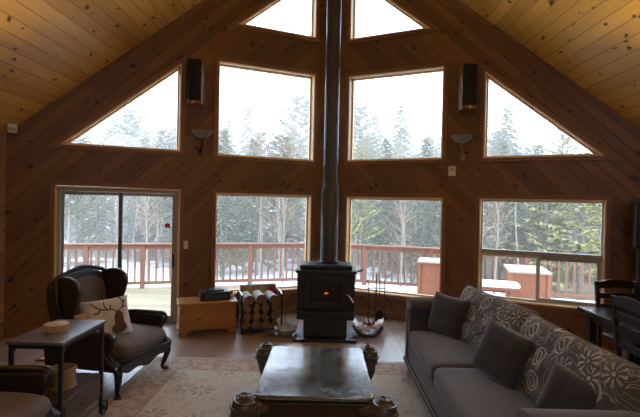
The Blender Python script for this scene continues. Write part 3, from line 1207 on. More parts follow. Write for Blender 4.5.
for k, px, y, h, lab in tall:
    tree(k, at(px, y), y, h, lab)
kinds = ['spruce', 'spruce2', 'pine2', 'bare', 'spruce2', 'bare', 'pine2', 'pine2', 'bare', 'pine']
LB = {'spruce': ('grey-green spruce in the dense forest behind the deck', 'spruces in the forest'),
      'spruce2': ('dull green thin spruce in the forest behind the deck', 'thin spruces in the forest'),
      'pine2': ('long-trunked pine in the forest behind the deck', 'long-trunked pines in the forest'),
      'pine': ('yellow-green pine deep in the forest behind the deck', 'yellow-green pines in the forest'),
      'bare': ('leafless grey tree in the forest behind the deck', 'leafless trees in the forest')}
rt = random.Random(21)
row = 0
for y in (18.5, 21, 23.5, 27, 31, 36, 42):
    xspan = 0.78 * y
    x = -xspan + rt.uniform(0, 1)
    while x < xspan:
        k = rt.choice(kinds)
        yy = y + rt.uniform(-1.3, 1.3)
        top = (rt.uniform(44, 78)) / f_px * yy + 1.75
        if abs(x / yy * f_px + 326 - 332) > 9:
            tree(k, x, yy, top, LB[k][0], LB[k][1])
        x += rt.uniform(1.2, 2.3) * (y / 26) ** .7
for k, u in used.items():
    assert u

# ------------------------------------------------------------------ stove
st = empty('wood_stove', (0.02, 5.98, 0), 0, 'black cast iron wood stove on a pedestal under the tall black pipe', 'stove')
# local: x -0.37..0.37, y -0.25..0.25 (front at -y)
MB().box(-.40, .40, -.33, .28, 0.0, 0.03).build('base_plate', M['iron'], st, bevel=0.004)
MB().box(-.28, .28, -.22, .22, 0.03, 0.27).build('pedestal', M['iron'], st, bevel=0.008)
MB().prism([(-.37, .26), (.37, .26), (.37, .86), (-.37, .86), ], -.25, .25, 'xz').build('firebox', M['iron'], st, bevel=0.012)
MB().box(-.39, .39, -.29, .27, .86, .90).build('top_plate', M['iron'], st, bevel=0.01)
MB().box(-.34, .34, -.20, .24, .901, .955).build('cooktop', M['iron'], st, bevel=0.018)
MB().box(-.37, .37, -.345, -.25, .355, .385).build('ash_lip', M['iron'], st, bevel=0.008)
dr = MB().prism([(-.27, .42), (.27, .42), (.27, .81), (-.27, .81)], -.285, -.255, 'xz', [[(-.19, .50), (.19, .50), (.19, .745), (-.19, .745)]]).build('door', M['iron'], st, bevel=0.006)
MB().box(-.19, .19, -.273, -.268, .50, .745).build('door_glass', M['stove_glass'], dr)
MB().box(-.185, .185, -.266, -.252, .503, .742).build('fire_bricks', plain('reflection_grey_brick', (0.22, 0.21, 0.20), 0.9, 0.4, 12), dr)  # brick colour lightened to carry the grey reflection on the door glass
hh = MB()
hh.tube([(.27, -.285, .60), (.285, -.33, .60), (.31, -.36, .57), (.345, -.37, .52)], [.010, .010, .012, .012], 8)
hh.build('door_handle', M['steel'], dr, smooth=True)
lv = MB().tube([(.39, -.2, .885), (.44, -.21, .895), (.47, -.22, .92)], [.008, .010, .014], 8)
lv.build('damper_lever', M['iron'], st, smooth=True)
fl = MB()
for k, (x, h, w) in enumerate([(-.012, .018, .010), (0.006, .034, .012), (.026, .020, .009)]):
    fl.lathe([(w * .5, .0), (w, h * .25), (w * .6, h * .6), (0.0005, h)], 8, (x + .0, -.2675, .60))
fl.xf(Matrix.Translation((0, -.2675 * 0, 0)))
fl.bm.verts.ensure_lookup_table()
for v in fl.bm.verts:
    v.co.y = -.2675 + (v.co.y + .2675) * .05
fl.build('flame', M['flame'], dr, smooth=True)
px_, py_ = 0.052, 6.08
pp = empty('stove_pipe', (px_, py_, 0.955), 0, 'tall black stove pipe rising from stove to the roof ridge', 'stove pipe')
MB().lathe([(.118, 0.0), (.118, .96), (.112, .975), (.120, .98), (.118, 1.0), (.098, 1.10)], 32).build('outer_pipe', M['pipe'], pp, smooth=True)
MB().lathe([(.098, 1.10), (.098, RIDGE - 0.955 - .22)], 32).build('upper_pipe', M['pipe'], pp, smooth=True)
MB().lathe([(.122, 0.0), (.135, .005), (.135, .02), (.120, .03)], 32).build('collar', M['iron'], pp, smooth=True)
sm = MB()
for z in (2.6, 3.9):
    sm.lathe([(.0985, z - .015), (.102, z - .012), (.102, z + .012), (.0985, z + .015)], 32)
sm.build('pipe_joint', M['pipe'], pp, smooth=True)

# ------------------------------------------------------------------ wall fixtures
def wall_item(x, z, name, label, cat):
    s = -1 if x < VX else 1
    p = wing_pt(x, z, 0)
    return empty(name, p, (ANG if s < 0 else -ANG), label, cat)


for x, lab, sd in ((-1.875, 'black wall speaker between left triangular and square windows', -1), (1.955, 'black wall speaker between right square and triangular windows', 1)):
    r = wall_item(x, 3.10, 'wall_speaker', lab, 'speaker')
    tl = Matrix.Rotation(radians(24 * sd), 4, 'Z')
    MB().box(-.02, .02, -.07, -.001, .26, .36).build('bracket', M['black_plastic'], r, bevel=.003)
    cab = MB()
    cab.prism([(-.115, -.05), (.115, -.05), (.10, -.22), (.05, -.25), (-.05, -.25), (-.10, -.22)], .0, .62, 'xy').xf(tl)
    cab.build('cabinet', M['cherry'], r, bevel=.006)
    g = MB().prism([(-.098, -.222), (-.05, -.251), (.05, -.251), (.098, -.222), (.098, -.232), (.05, -.262), (-.05, -.262), (-.098, -.232)], .05, .618, 'xy').xf(tl)
    g.build('grille', M['grille'], r, bevel=.003)
    MB().lathe([(.0, -.010), (.014, -.008), (.016, .0), (.0, .001)], 12, (0, -.252, .024), 'y').xf(tl).build('badge', M['brass'], r, smooth=True)
for x, lab in ((-1.84, 'pale half-bowl wall sconce below the left speaker'), (1.95, 'pale half-bowl wall sconce below the right speaker')):
    r = wall_item(x, 2.70, 'wall_sconce', lab, 'sconce')
    MB().lathe([(.02, -.09), (.07, -.078), (.115, -.045), (.14, 0), (.147, .004), (.147, .012), (.135, .012), (.11, -.03), (.06, -.062), (.0, -.07)], 28, (0, -.15, .03)).build('bowl', M['plaster'], r, smooth=True)
    MB().tube(spline([(0, -.15, -.065), (0, -.15, -.12), (.01, -.10, -.17), (0.0, -.03, -.22), (0, -.012, -.25)], 5), .012, 8).build('arm', M['wrought'] if x < 0 else M['plaster'], r, smooth=True)
    MB().box(-.03, .03, -.014, -.001, -.29, -.19).build('back_plate', M['wrought'] if x < 0 else M['plaster'], r, bevel=.004)
r = wall_item(-2.005, 1.06, 'light_switch', 'ivory light switch on wall right of the patio door', 'light switch')
MB().box(-.035, .035, -.008, -.001, 0, .115).build('plate', M['white_plastic'], r, bevel=.003)
MB().box(-.009, .009, -.016, -.008, .042, .072).build('toggle', M['white_plastic'], r, bevel=.002)
r = wall_item(1.82, 2.19, 'wall_thermostat', 'small white sensor box below the right wall sconce', 'sensor')
MB().box(-.05, .05, -.03, -.001, 0, .14).build('housing', M['white_plastic'], r, bevel=.006)
MB().box(-.03, .03, -.034, -.030, .07, .11).build('lens', M['vinyl'], r, bevel=.002)
r = empty('motion_sensor', (-3.84, 5.44, 2.53), radians(35), 'white corner motion sensor high on the left wall', 'sensor')
MB().box(-.05, .05, -.04, .035, 0, .11).build('housing', M['white_plastic'], r, bevel=.012)
MB().box(-.035, .035, -.046, -.04, .02, .06).build('lens', M['vinyl'], r, bevel=.003)

# ------------------------------------------------------------------ pine chest + radio
ch = empty('blanket_chest', (-1.58, 6.03, 0), radians(21), 'honey pine blanket chest with bracket feet under the left window', 'chest')
MB().box(-.36, .36, -.19, .19, .09, .40).build('body', M['chest'], ch, bevel=.005)
MB().box(-.385, .385, -.215, .20, .40, .43).build('lid', M['chest'], ch, bevel=.007)
MB().prism([(-.372, 0), (-.28, 0), (-.26, .05), (-.20, .075), (.20, .075), (.26, .05), (.28, 0), (.372, 0), (.372, .11), (-.372, .11)], -.205, -.19, 'xz').build('plinth', M['chest'], ch, bevel=.003)
for sx in (-1, 1):
    MB().prism([(-.19, 0), (-.10, 0), (-.08, .06), (.08, .06), (.10, 0), (.19, 0), (.19, .11), (-.19, .11)], sx * .360 - (.0 if sx > 0 else .014), sx * .360 + (.014 if sx > 0 else 0), 'yz').build('side_plinth', M['chest'], ch, bevel=.002)
rot21 = Matrix.Rotation(radians(21), 4, 'Z')


def on_chest(x, y, z=.43):
    return Matrix.Translation((-1.58, 6.03, 0)) @ rot21 @ Vector((x, y, z))


rd = empty('stereo_box', on_chest(.10, 0.0), radians(21), 'flat black stereo unit lying on the pine chest', 'stereo')
MB().box(-.20, .20, -.13, .13, .0, .115).build('body', M['black_plastic'], rd, bevel=.012)
MB().box(-.12, .12, -.08, .10, .115, .135).build('lid', M['black_plastic'], rd, bevel=.006)
MB().box(-.14, .14, -.133, -.130, .03, .08).build('front_panel', plain('grey_panel', (.05, .05, .055), .3), rd)
pw = empty('camera_charger', on_chest(.335, 0.03), radians(21), 'small white plastic gadget beside the black stereo on the chest', 'gadget')
MB().box(-.03, .03, -.04, .04, 0, .05).build('body', M['white_plastic'], pw, bevel=.01)
MB().lathe([(.018, .05), (.018, .075), (.012, .085), (0, .087)], 14).build('knob', M['black_plastic'], pw, smooth=True)

# ------------------------------------------------------------------ firewood rack + logs
rk_loc, rk_rot = Vector((-.88, 6.12, 0)), radians(20)
rk = empty('firewood_rack', rk_loc, rk_rot, 'black iron firewood rack between the chest and the stove', 'firewood rack')
RW, RD, RH = .27, .17, .52
for sy in (-1, 1):
    f_ = MB()
    f_.tube([(-RW, sy * RD, 0.01), (-RW, sy * RD, RH), ], .011, 8)
    f_.tube([(RW, sy * RD, 0.01), (RW, sy * RD, RH), ], .011, 8)
    f_.tube([(-RW, sy * RD, .05), (RW, sy * RD, .05)], .009, 8)
    f_.build('end_frame', M['wrought'], rk, smooth=True)
for sx in (-1, 1):
    MB().tube([(sx * RW, -RD, .05), (sx * RW, RD, .05)], .009, 8).build('base_rail', M['wrought'], rk, smooth=True)
    MB().tube([(sx * RW, -RD, RH), (sx * RW, -.06, RH + .02), (sx * RW, .06, RH + .02), (sx * RW, RD, RH)], .010, 8).build('handle', M['steel'], rk, smooth=True)
rm = Matrix.Translation(rk_loc) @ Matrix.Rotation(rk_rot, 4, 'Z')


def log(x, z, r, birch, label, seed, half=False):
    rng = random.Random(seed)
    mb = MB()
    n = 16
    L = .17 + rng.uniform(0, .02)
    prof = []
    cut = rng.uniform(0, 6.28)
    for k in range(n):
        a = 2 * pi * k / n
        rr = r * (1 + .06 * sin(2 * a + seed) + .03 * sin(5 * a + seed * 2))
        if half and cos(a - cut) > .45:
            rr = r * .45 / cos(a - cut)
        prof.append((rr * cos(a), rr * sin(a)))
    fr = [mb.bm.verts.new((a, -L, b)) for a, b in prof]
    bk = [mb.bm.verts.new((a * .98, L, b * .98)) for a, b in prof]
    f1 = mb.bm.faces.new(fr)
    f2 = mb.bm.faces.new(bk[::-1])
    f1.material_index = f2.material_index = 1
    for k in range(n):
        mb.bm.faces.new((fr[k], fr[(k + 1) % n], bk[(k + 1) % n], bk[k]))
    o = mb.build('firewood_log', [M['birch_bark'] if birch else M['log_bark'], M['log_end']], smooth=True)
    o.matrix_world = rm @ Matrix.Translation((x, -.005, z))
    o['group'] = 'split logs in the firewood rack'
    tag(o, label, 'log')
    return o


rows = [
    (.06 + .062, [(-.20, .058), (-.075, .062), (.055, .060), (.185, .056)], 'bottom row', False),
    (.06 + .175, [(-.195, .055), (-.075, .058), (.05, .057), (.18, .060)], 'second row from the bottom', False),
    (.06 + .285, [(-.20, .054), (-.08, .056), (.045, .058), (.175, .055)], 'third row from the bottom', False),
    (.06 + .395, [(-.175, .066), (-.01, .070), (.16, .066)], 'top birch row', True),
]
ordn = {4: ['leftmost', 'second from left', 'third from left', 'rightmost'], 3: ['leftmost', 'middle', 'rightmost']}
sd = 0
for z, ls, rn, birch in rows:
    for i, (x, r_) in enumerate(ls):
        sd += 1
        rr_ = r_ * (.97 if (sd % 3) else .93)
        log(x, z + (0.006 if i % 2 else 0), rr_, birch, ('white-barked birch log, ' if birch else 'brown split log, ') + ordn[len(ls)][i] + ' in the ' + rn + ' of the rack', sd, half=(not birch and sd % 3 == 1))
bx = empty('printed_box', rm @ Vector((0.03, .205 + .05, -.0)), rk_rot, 'upright carton printed with green pears and red side strip behind the logs', 'box')
MB().box(-.25, .25, -.035, .05, 0.0, .585).build('carton', M['cardboard'], bx, bevel=.003)
MB().box(.135, .25, -.0375, -.0355, .40, .58).build('red_strip', M['red_print'], bx)
for x in (-.13, .045):
    pr = MB().prism(spline([(-.055, 0), (-.02, -.04), (.03, -.035), (.05, .0), (.03, .04), (.01, .075), (-.01, .08), (-.035, .045)], 4, True), -.0375, -.0355, 'xz')
    pr.xf(Matrix.Translation((x, 0, .485))).build('pear_print', M['green_print'], bx)

# ------------------------------------------------------------------ hearth things
dish = empty('metal_dish', (-.50, 5.93, 0), 0, 'shallow pale blue dish holding cones, left of the stove', 'dish')
MB().lathe([(.0, .012), (.06, .0), (.08, .004), (.13, .05), (.165, .105), (.158, .107), (.12, .055), (.07, .018), (0, .016)], 30).build('bowl', M['blue_dish'], dish, smooth=True)
rc = random.Random(5)
for i, lab in enumerate(['pale pine cone at the left of the blue dish', 'pale pine cone at the right of the blue dish', 'topmost pale pine cone in the blue dish']):
    mb = MB()
    c = [(-.045, -.02, .062), (.045, .0, .064), (.0, .01, .115)][i]
    for k in range(9):
        t_ = k / 8
        rr = .040 * sin(pi * (.18 + .72 * t_)) + .004
        for j in range(9):
            a = 2 * pi * (j + .5 * (k % 2)) / 9
            p = Vector((rr * cos(a), rr * sin(a), -.036 + .075 * t_))
            mb.bar(p * .5, p * 1.12 + Vector((0, 0, .008)), .016, .005)
    mb.lathe([(.0, -.036), (.025, -.02), (.027, .01), (.0, .04)], 9)
    o = mb.build('pine_cone', M['cone'])
    o.scale = (1.25, 1.25, 1.25)
    o.location = (dish.location.x + c[0], dish.location.y + c[1], c[2])
    o.rotation_euler = (radians(60 * (i - 1)), radians(50 * i), i)
    tag(o, lab, 'pine cone', 'pine cones in the blue dish')

mb_loc = Vector((.60, 6.02, 0))
mg = empty('magazine_basket', mb_loc, radians(-8), 'low dark curved basket holding papers, right of the stove', 'basket')
bk_ = MB()
pr_o = spline([(-.20, .15), (-.16, .07), (-.08, .02), (.0, .008), (.08, .02), (.16, .07), (.20, .15)], 5)
pr_i = [(a * .96, b + .008) for a, b in pr_o][::-1]
bk_.prism(pr_o + pr_i, -.13, .13, 'xz')
bk_.build('tray', M['wrought'], mg, smooth=True)
for sy in (-1, 1):
    MB().tube([(a, sy * .13, b + .004) for a, b in pr_o], .008, 8).build('rim', M['wrought'], mg, smooth=True)
for k, (x0, x1, lab, mt) in enumerate([(-.205, .02, 'folded newspaper lying in left of the dark basket', 'paper'), (-.02, .20, 'folded newspaper lying in right of the dark basket', 'paper'), (-.07, .08, 'dark illustrated magazine lying on newspapers in the basket', 'paper_dark')]):
    mb = MB()
    n = 10
    lo, hi = [], []
    for i in range(n + 1):
        x = x0 + (x1 - x0) * i / n
        z = .075 + 2.0 * x * x + (.035 if k == 1 else .075 if k == 2 else 0) + .012 * sin(1.7 * i + k * 2)
        lo.append((x, z))
        hi.append((x, z + .034))
    mb.prism(lo + hi[::-1], -.118 + .02 * k, .10 + .01 * k, 'xz')
    o = mb.build('newspaper' if k < 2 else 'magazine', M[mt])
    o.location = mb_loc
    o.rotation_euler = (0, 0, radians(-8 + (-3, 4, 10)[k] * .4))
    tag(o, lab, 'paper')

fs = empty('fire_tool_stand', (.74, 6.42, 0), 0, 'wrought iron fireplace tool stand with brass tips right of the stove', 'fire tools')
MB().lathe([(.0, .03), (.02, .03), (.03, .02), (.11, .012), (.115, .0), (0, 0)][::-1], 24).build('base', M['wrought'], fs, smooth=True)
MB().tube([(0, 0, .02), (0, 0, .70)], .009, 10).build('pole', M['wrought'], fs, smooth=True)
MB().lathe([(.0, .70), (.014, .705), (.010, .73), (.016, .75), (.008, .775), (.0, .79)], 14).build('finial', M['brass'], fs, smooth=True)
MB().tube([(-.13, -.02, .555), (-.06, .0, .56), (0, 0, .56), (.06, .0, .56), (.13, -.02, .555)], .008, 8).build('crossbar', M['wrought'], fs, smooth=True)
for x, lab, nm in ((-.11, 'thin fire poker hanging at left of the tool stand', 'fire_poker'), (.045, 'black fire shovel hanging at middle of the tool stand', 'fire_shovel'), (.115, 'hearth brush hanging at right of the tool stand', 'hearth_brush')):
    t_ = empty(nm, (.74 + x, 6.40 - .02, 0), 0, lab, 'fire tool')
    MB().tube([(0, 0, .15), (0, 0, .60)], .006, 8).build('shaft', M['wrought'], t_, smooth=True)
    MB().lathe([(.006, .60), (.011, .62), (.009, .66), (.012, .68), (.0, .70)], 12).build('handle_tip', M['brass'], t_, smooth=True)
    if nm == 'fire_poker':
        MB().tube([(0, 0, .15), (0, -.0, .08), (.02, 0, .10)], [.006, .005, .002], 8).build('hook', M['wrought'], t_, smooth=True)
    elif nm == 'fire_shovel':
        MB().prism([(-.045, .10), (.045, .10), (.05, .22), (.02, .26), (-.02, .26), (-.05, .22)], -.015, -.005, 'xz').build('blade', M['wrought'], t_, bevel=.003)
    else:
        MB().lathe([(.015, .24), (.03, .22), (.045, .12), (.0, .12)], 14).build('bristles', M['black_plastic'], t_, smooth=True)

# ------------------------------------------------------------------ rugs
rg = MB().box(-1.62, 1.62, -1.9, 1.9, 0, .012).build('area_rug', M['rug'], loc=(-.25, 3.07, .001), bevel=.004)
tag(rg, 'large faded beige oriental rug under the coffee table', 'rug')
mt = empty('door_mat', (-2.72, 5.03, .001), 0, 'small striped mat with red and cream edge by the patio door', 'mat')
MB().box(-.36, .36, -.27, .27, 0, .010).build('pile', M['mat_dark'], mt)
for i, (o_, c) in enumerate(((0.0, (.30, .05, .04)), (.03, (.60, .52, .42)), (.06, (.30, .05, .04)))):
    w_ = .028
    p = [(-.36 + o_, -.27 + o_), (.36 - o_, -.27 + o_), (.36 - o_, .27 - o_), (-.36 + o_, .27 - o_)]
    MB().prism(p, .0102, .0125, 'xy', [offset_poly(p, -w_)]).build('border_stripe', plain('mat_stripe', c, .95), mt)

# ------------------------------------------------------------------ coffee table
ct = empty('coffee_table', (-.053, 3.54, .013), 0, 'low coffee table with dark green marble top and carved scroll corner legs', 'coffee table')
rb = roundbox(.815, 1.06, .035, .012, 10)
rb.bm.free()
TX, TY = .41, .53


def rrect(x, y, r, n=6):
    o = []
    for cx, cy, a0 in ((x - r, y - r, 0), (-x + r, y - r, 90), (-x + r, -y + r, 180), (x - r, -y + r, 270)):
        for k in range(n + 1):
            a = radians(a0 + 90 * k / n)
            o.append((cx + r * cos(a), cy + r * sin(a)))
    return o


MB().prism(rrect(TX, TY, .05), .400, .437, 'xy').build('marble_top', M['marble'], ct, bevel=.012, seg=3)
MB().prism(rrect(TX + .012, TY + .012, .055), .372, .3995, 'xy').build('top_moulding', M['black_wood'], ct, bevel=.009, seg=3)
MB().prism(rrect(TX - .03, TY - .03, .03), .25, .3715, 'xy', [rrect(TX - .06, TY - .06, .03)]).build('apron', M['dark_wood'], ct, bevel=.004)
MB().prism(rrect(TX - .10, TY - .10, .03), .09, .115, 'xy').build('lower_shelf', M['dark_wood'], ct, bevel=.004)


def scroll_leg(sx, sy):
    mb = MB()
    cx, cy = sx * (TX + .055), sy * (TY + .02)
    c = Vector((cx, cy, .345))
    K = 1.18
    # dome knee
    prof = []
    for k in range(13):
        a = -pi / 2 + pi * k / 12
        prof.append((max(.0005, .078 * K * cos(a)), .088 * K * sin(a)))
    mb.lathe(prof, 22, c)
    # coiled carving around the dome
    pts = []
    for k in range(150):
        t_ = k / 149
        a = 2 * pi * 5.5 * t_
        ph = radians(86 - 150 * t_)
        pts.append(c + Vector((.080 * K * cos(ph) * cos(a), .080 * K * cos(ph) * sin(a), .090 * K * sin(ph))))
    mb.tube(pts, .0095, 6)
    # curl joining the apron
    d = Vector((-sx, -sy * .3, 0)).normalized()
    mb.tube([c + d * .05 + Vector((0, 0, .01)), c + d * .10 + Vector((0, 0, .015)), c + d * .16], [.055, .045, .03], 12)
    # cabriole shaft and foot
    s = spline([(cx, cy, .30), (cx + sx * .01, cy + sy * .01, .22), (cx - sx * .035, cy - sy * .03, .12), (cx - sx * .02, cy - sy * .015, .05), (cx + sx * .01, cy + sy * .01, .022)], 5)
    rs = [.07 - .035 * min(1, i / 14) + (.012 if i > 17 else 0) for i in range(len(s))]
    mb.tube(s, rs, 12)
    mb.lathe([(.03, .0), (.045, .006), (.048, .025), (.03, .045)], 14, (cx + sx * .012, cy + sy * .012, 0))
    return mb


for sx in (-1, 1):
    for sy in (-1, 1):
        scroll_leg(sx, sy).build('leg', plain('carved_brown_wood', (.085, .07, .064), .3, .5, 40), ct, smooth=True)

# ------------------------------------------------------------------ wing chairs
def cabriole(x, y, sx, sy, h=.22):
    s = spline([(x, y, h), (x + sx * .03, y + sy * .03, h * .78), (x + sx * .005, y + sy * .005, h * .38), (x - sx * .008, y - sy * .008, h * .16), (x + sx * .02, y + sy * .02, .016)], 5)
    n = len(s)
    rs = [.045 - .027 * min(1, i / (n * .62)) + (.012 if i > n - 4 else 0) for i in range(n)]
    mb = MB().tube(s, rs, 10)
    mb.lathe([(.02, 0), (.03, .004), (.032, .016), (.022, .03)], 12, (x + sx * .02, y + sy * .02, 0))
    return mb


def wing_chair(loc, rotz, label):
    r = empty('wing_chair', loc, rotz, label, 'armchair')
    for sx in (-1, 1):
        cabriole(sx * .36, -.34, sx, -1, .27).build('leg', M['black_wood'], r, smooth=True)
        MB().tube([(sx * .30, .30, .25), (sx * .31, .34, .12), (sx * .32, .39, .012)], [.028, .022, .018], 10).build('leg', M['black_wood'], r, smooth=True)
    # seat frame with serpentine front
    fr = spline([(-.40, .36), (-.41, -.02), (-.39, -.30), (-.24, -.385), (0, -.40), (.24, -.385), (.39, -.30), (.41, -.02), (.40, .36)], 4)
    MB().prism(fr, .25, .345, 'xy').build('seat_rail', M['chair_dark'], r, bevel=.015, seg=3)
    ap = MB()
    pts = spline([(-.40, .27), (-.30, .215), (-.16, .225), (0, .185), (.16, .225), (.30, .215), (.40, .27)], 5)
    ap.prism(pts + [(.40, .30), (-.40, .30)], -.405, -.375, 'xz')
    ap.build('apron', M['black_wood'], r, bevel=.004)
    seat = MB()
    seat = roundbox(.70, .70, .135, .055, 12, .022, .004, 2)
    for v in seat.bm.verts:
        if v.co.y < 0:
            v.co.y *= 1 + .10 * (1 - (v.co.x / .36) ** 2)
            v.co.z -= .035 * (v.co.y / -.38) ** 3 if v.co.z > .08 else 0
    seat.build('seat', M['chair_fabric'], r, smooth=True, loc=(0, -.035, .335))
    # backrest (outer shell + inner panel) leaned back
    lean = Matrix.Translation((0, .27, .40)) @ Matrix.Rotation(radians(-11), 4, 'X') @ Matrix.Translation((0, -.27, -.40))
    out = spline([(-.37, .30), (-.385, .55), (-.40, .78), (-.385, .93), (-.33, 1.0), (-.20, 1.045), (0, 1.075), (.20, 1.045), (.33, 1.0), (.385, .93), (.40, .78), (.385, .55), (.37, .30)], 5)
    MB().prism([(a * .9, b) for a, b in out], .23, .35, 'xz').xf(lean).build('backrest', M['chair_dark'], r, bevel=.035, seg=4)
    inn = spline([(-.27, .42), (-.29, .60), (-.30, .78), (-.28, .90), (-.17, .965), (0, .985), (.17, .965), (.28, .90), (.30, .78), (.29, .60), (.27, .42)], 5)
    MB().prism([(a * .88, b) for a, b in inn], .195, .232, 'xz').xf(lean).build('back_panel', M['chair_fabric'], r, bevel=.022, seg=4)
    rim = [Vector((a * .9, .215, b)) for a, b in spline([(-.385, .60), (-.405, .78), (-.39, .93), (-.335, 1.005), (-.20, 1.05), (0, 1.082), (.20, 1.05), (.335, 1.005), (.39, .93), (.405, .78), (.385, .60)], 6)]
    MB().tube(rim, .020, 8).xf(lean).build('back_rim', M['black_wood'], r, smooth=True)
    for sx in (-1, 1):
        wg = spline([(.27, .50), (.15, .53), (.10, .60), (.075, .68), (.03, .76), (-.01, .85), (.0, .94), (.07, 1.0), (.18, 1.015), (.30, .99)], 5)
        fl_ = Matrix.Translation((sx * .38, .30, .75)) @ Matrix.Rotation(radians(4 * sx), 4, 'Z') @ Matrix.Translation((-sx * .38, -.30, -.75))
        MB().prism(wg, sx * .308 - .026, sx * .308 + .026, 'yz').xf(lean @ fl_).build('wing', M['chair_dark'], r, bevel=.028, seg=4)
        am = spline([(.34, .26), (.34, .52), (.15, .555), (-.12, .56), (-.28, .565), (-.325, .545), (-.315, .49), (-.27, .44), (-.275, .38), (-.33, .33), (-.38, .29), (-.38, .26)], 4)
        MB().prism(am, sx * .40 - .045, sx * .40 + .045, 'yz').build('armrest', M['chair_dark'], r, bevel=.028, seg=4)
        rl = spline([(sx * .405, .33, .53), (sx * .41, .05, .562), (sx * .415, -.26, .565), (sx * .415, -.315, .545), (sx * .41, -.315, .50), (sx * .40, -.275, .44), (sx * .395, -.28, .38), (sx * .39, -.335, .32), (sx * .375, -.38, .27)], 5)
        MB().tube(rl, [.030] * 12 + [.024] * (len(rl) - 12), 10).build('arm_trim', M['black_wood'], r, smooth=True)
    return r


wc = wing_chair((-2.05, 4.32, 0), radians(78), 'dark carved wingback armchair with taupe seat and a deer pillow on it')
wc2 = copy_tree(wc)
wc2.location = (-2.13, 2.54, 0)
wc2.scale = (1, 1, 1.06)
wc2.rotation_euler = (0, 0, radians(91))
wc2['label'] = 'dark armchair cut off at lower left corner, only its arm and seat showing'

# deer pillow on the first chair
pm = Matrix.Translation((-2.05, 4.32, 0)) @ Matrix.Rotation(radians(78), 4, 'Z')
dpil = empty('deer_pillow', (0, 0, 0), 0, 'off-white throw pillow printed with a brown stag head on the armchair', 'pillow')
pb = pillow(.43, .40, .13, 3)
pb.build('cushion', M['pillow_cloth'], dpil, smooth=True)


def psurf(x, z, off=.002):
    u, v = max(-1, min(1, x / .215)), max(-1, min(1, z / .20))
    return -.065 * max(0, (1 - u ** 4) * (1 - v ** 4)) ** .55 - off - .006


def print_poly(poly, name, mat):
    mb = MB()
    vs = [mb.bm.verts.new((a, psurf(a, b), b)) for a, b in poly]
    f0 = mb.bm.faces.new(vs)
    bmesh.ops.triangulate(mb.bm, faces=[f0])
    bmesh.ops.subdivide_edges(mb.bm, edges=mb.bm.edges[:], cuts=3, use_grid_fill=True)
    for v in mb.bm.verts:
        v.co.y = psurf(v.co.x, v.co.z)
    return mb.build(name, mat, dpil, smooth=True)


print_poly(spline([(.05, -.02), (.075, .03), (.10, .035), (.13, .01), (.125, -.06), (.15, -.13), (.10, -.17), (.03, -.165), (.015, -.12), (.055, -.08)], 4, True), 'stag_head', M['deer'])
an = MB()
for pts in ([(.09, .03), (.04, .06), (-.03, .065), (-.09, .10), (-.13, .155)], [(.10, .035), (.14, .08), (.15, .13), (.12, .175)],
            [(.0, .062), (-.02, .11), (-.015, .15)], [(-.06, .08), (-.075, .045), (-.12, .04)], [(.147, .11), (.175, .14)], [(.13, .07), (.165, .075)], [(.03, .062), (.035, .105)]):
    sp = spline(pts, 5)
    an.tube([(a, psurf(a, b, .002), b) for a, b in sp], .0055, 5)
an.build('antlers', M['deer'], dpil, smooth=True)
dpil.matrix_world = pm @ Matrix.Translation((-.10, -.02, .62)) @ Matrix.Rotation(radians(-26), 4, 'X') @ Matrix.Rotation(radians(16), 4, 'Y') @ Matrix.Rotation(radians(-36), 4, 'Z')
tp = pillow(.34, .26, .10, 6).build('small_pillow', M['pinecone_tan'], None, smooth=True)
tp.matrix_world = pm @ Matrix.Translation((-.17, .085, .60)) @ Matrix.Rotation(radians(-20), 4, 'X') @ Matrix.Rotation(radians(-10), 4, 'Y')
tag(tp, 'small tan pillow tucked behind the deer pillow on the armchair', 'pillow')

# ------------------------------------------------------------------ serving cart
CX0, CX1, CY0, CY1, CZ = -2.14, -1.77, 3.02, 3.60, .77
ca = empty('serving_cart', ((CX0 + CX1) / 2, (CY0 + CY1) / 2, 0), 0, 'dark metal cart side table with grey top, drawer and small wheels', 'side table')
hx, hy = (CX1 - CX0) / 2, (CY1 - CY0) / 2
MB().box(-hx - .01, hx + .01, -hy - .01, hy + .01, CZ - .022, CZ).build('top', M['cart_top'], ca, bevel=.004)
MB().prism([(-hx, -hy), (hx, -hy), (hx, hy), (-hx, hy)], CZ - .05, CZ - .0225, 'xy', [[(-hx + .02, -hy + .02), (hx - .02, -hy + .02), (hx - .02, hy - .02), (-hx + .02, hy - .02)]]).build('top_frame', M['cart_metal'], ca, bevel=.003)
for sx in (-1, 1):
    for sy in (-1, 1):
        zb = .12 if sy > 0 else .12
        MB().box(sx * hx - (.025 if sx > 0 else 0), sx * hx + (0 if sx > 0 else .025), sy * hy - (.025 if sy > 0 else 0), sy * hy + (0 if sy > 0 else .025), zb - .09, CZ - .051).build('leg', M['cart_metal'], ca, bevel=.003)
        g = MB().prism([(0, 0), (.05, 0), (0, -.05)], -.002, .002, 'yz')
        g.xf(Matrix.Translation((sx * (hx - .012), 0, 0)) @ (Matrix.Scale(-1, 4, (0, 1, 0)) if sy > 0 else Matrix.Identity(4)) @ Matrix.Translation((0, -hy + .026, CZ - .052))).build('corner_brace', M['cart_metal'], ca)
        wh = MB()
        wh.tube([(0, .052 * cos(a), .052 * sin(a)) for a in [2 * pi * k / 20 for k in range(20)]], .008, 6, closed=True)
        for k in range(3):
            a = pi * k / 3
            wh.tube([(0, .05 * cos(a), .05 * sin(a)), (0, -.05 * cos(a), -.05 * sin(a))], .004, 5)
        wh.lathe([(.0, -.012), (.014, -.012), (.014, .012), (.0, .012)], 10, axis='x')
        wh.build('wheel', M['cart_metal'], ca, smooth=True, loc=(sx * (hx + .014), sy * (hy - .012), .061 + (.012 if CX1 > -1.87 else 0)))
MB().box(-hx + .004, hx - .004, -hy + .004, hy - .004, .325, .345).build('shelf', M['cart_wood'], ca, bevel=.003)
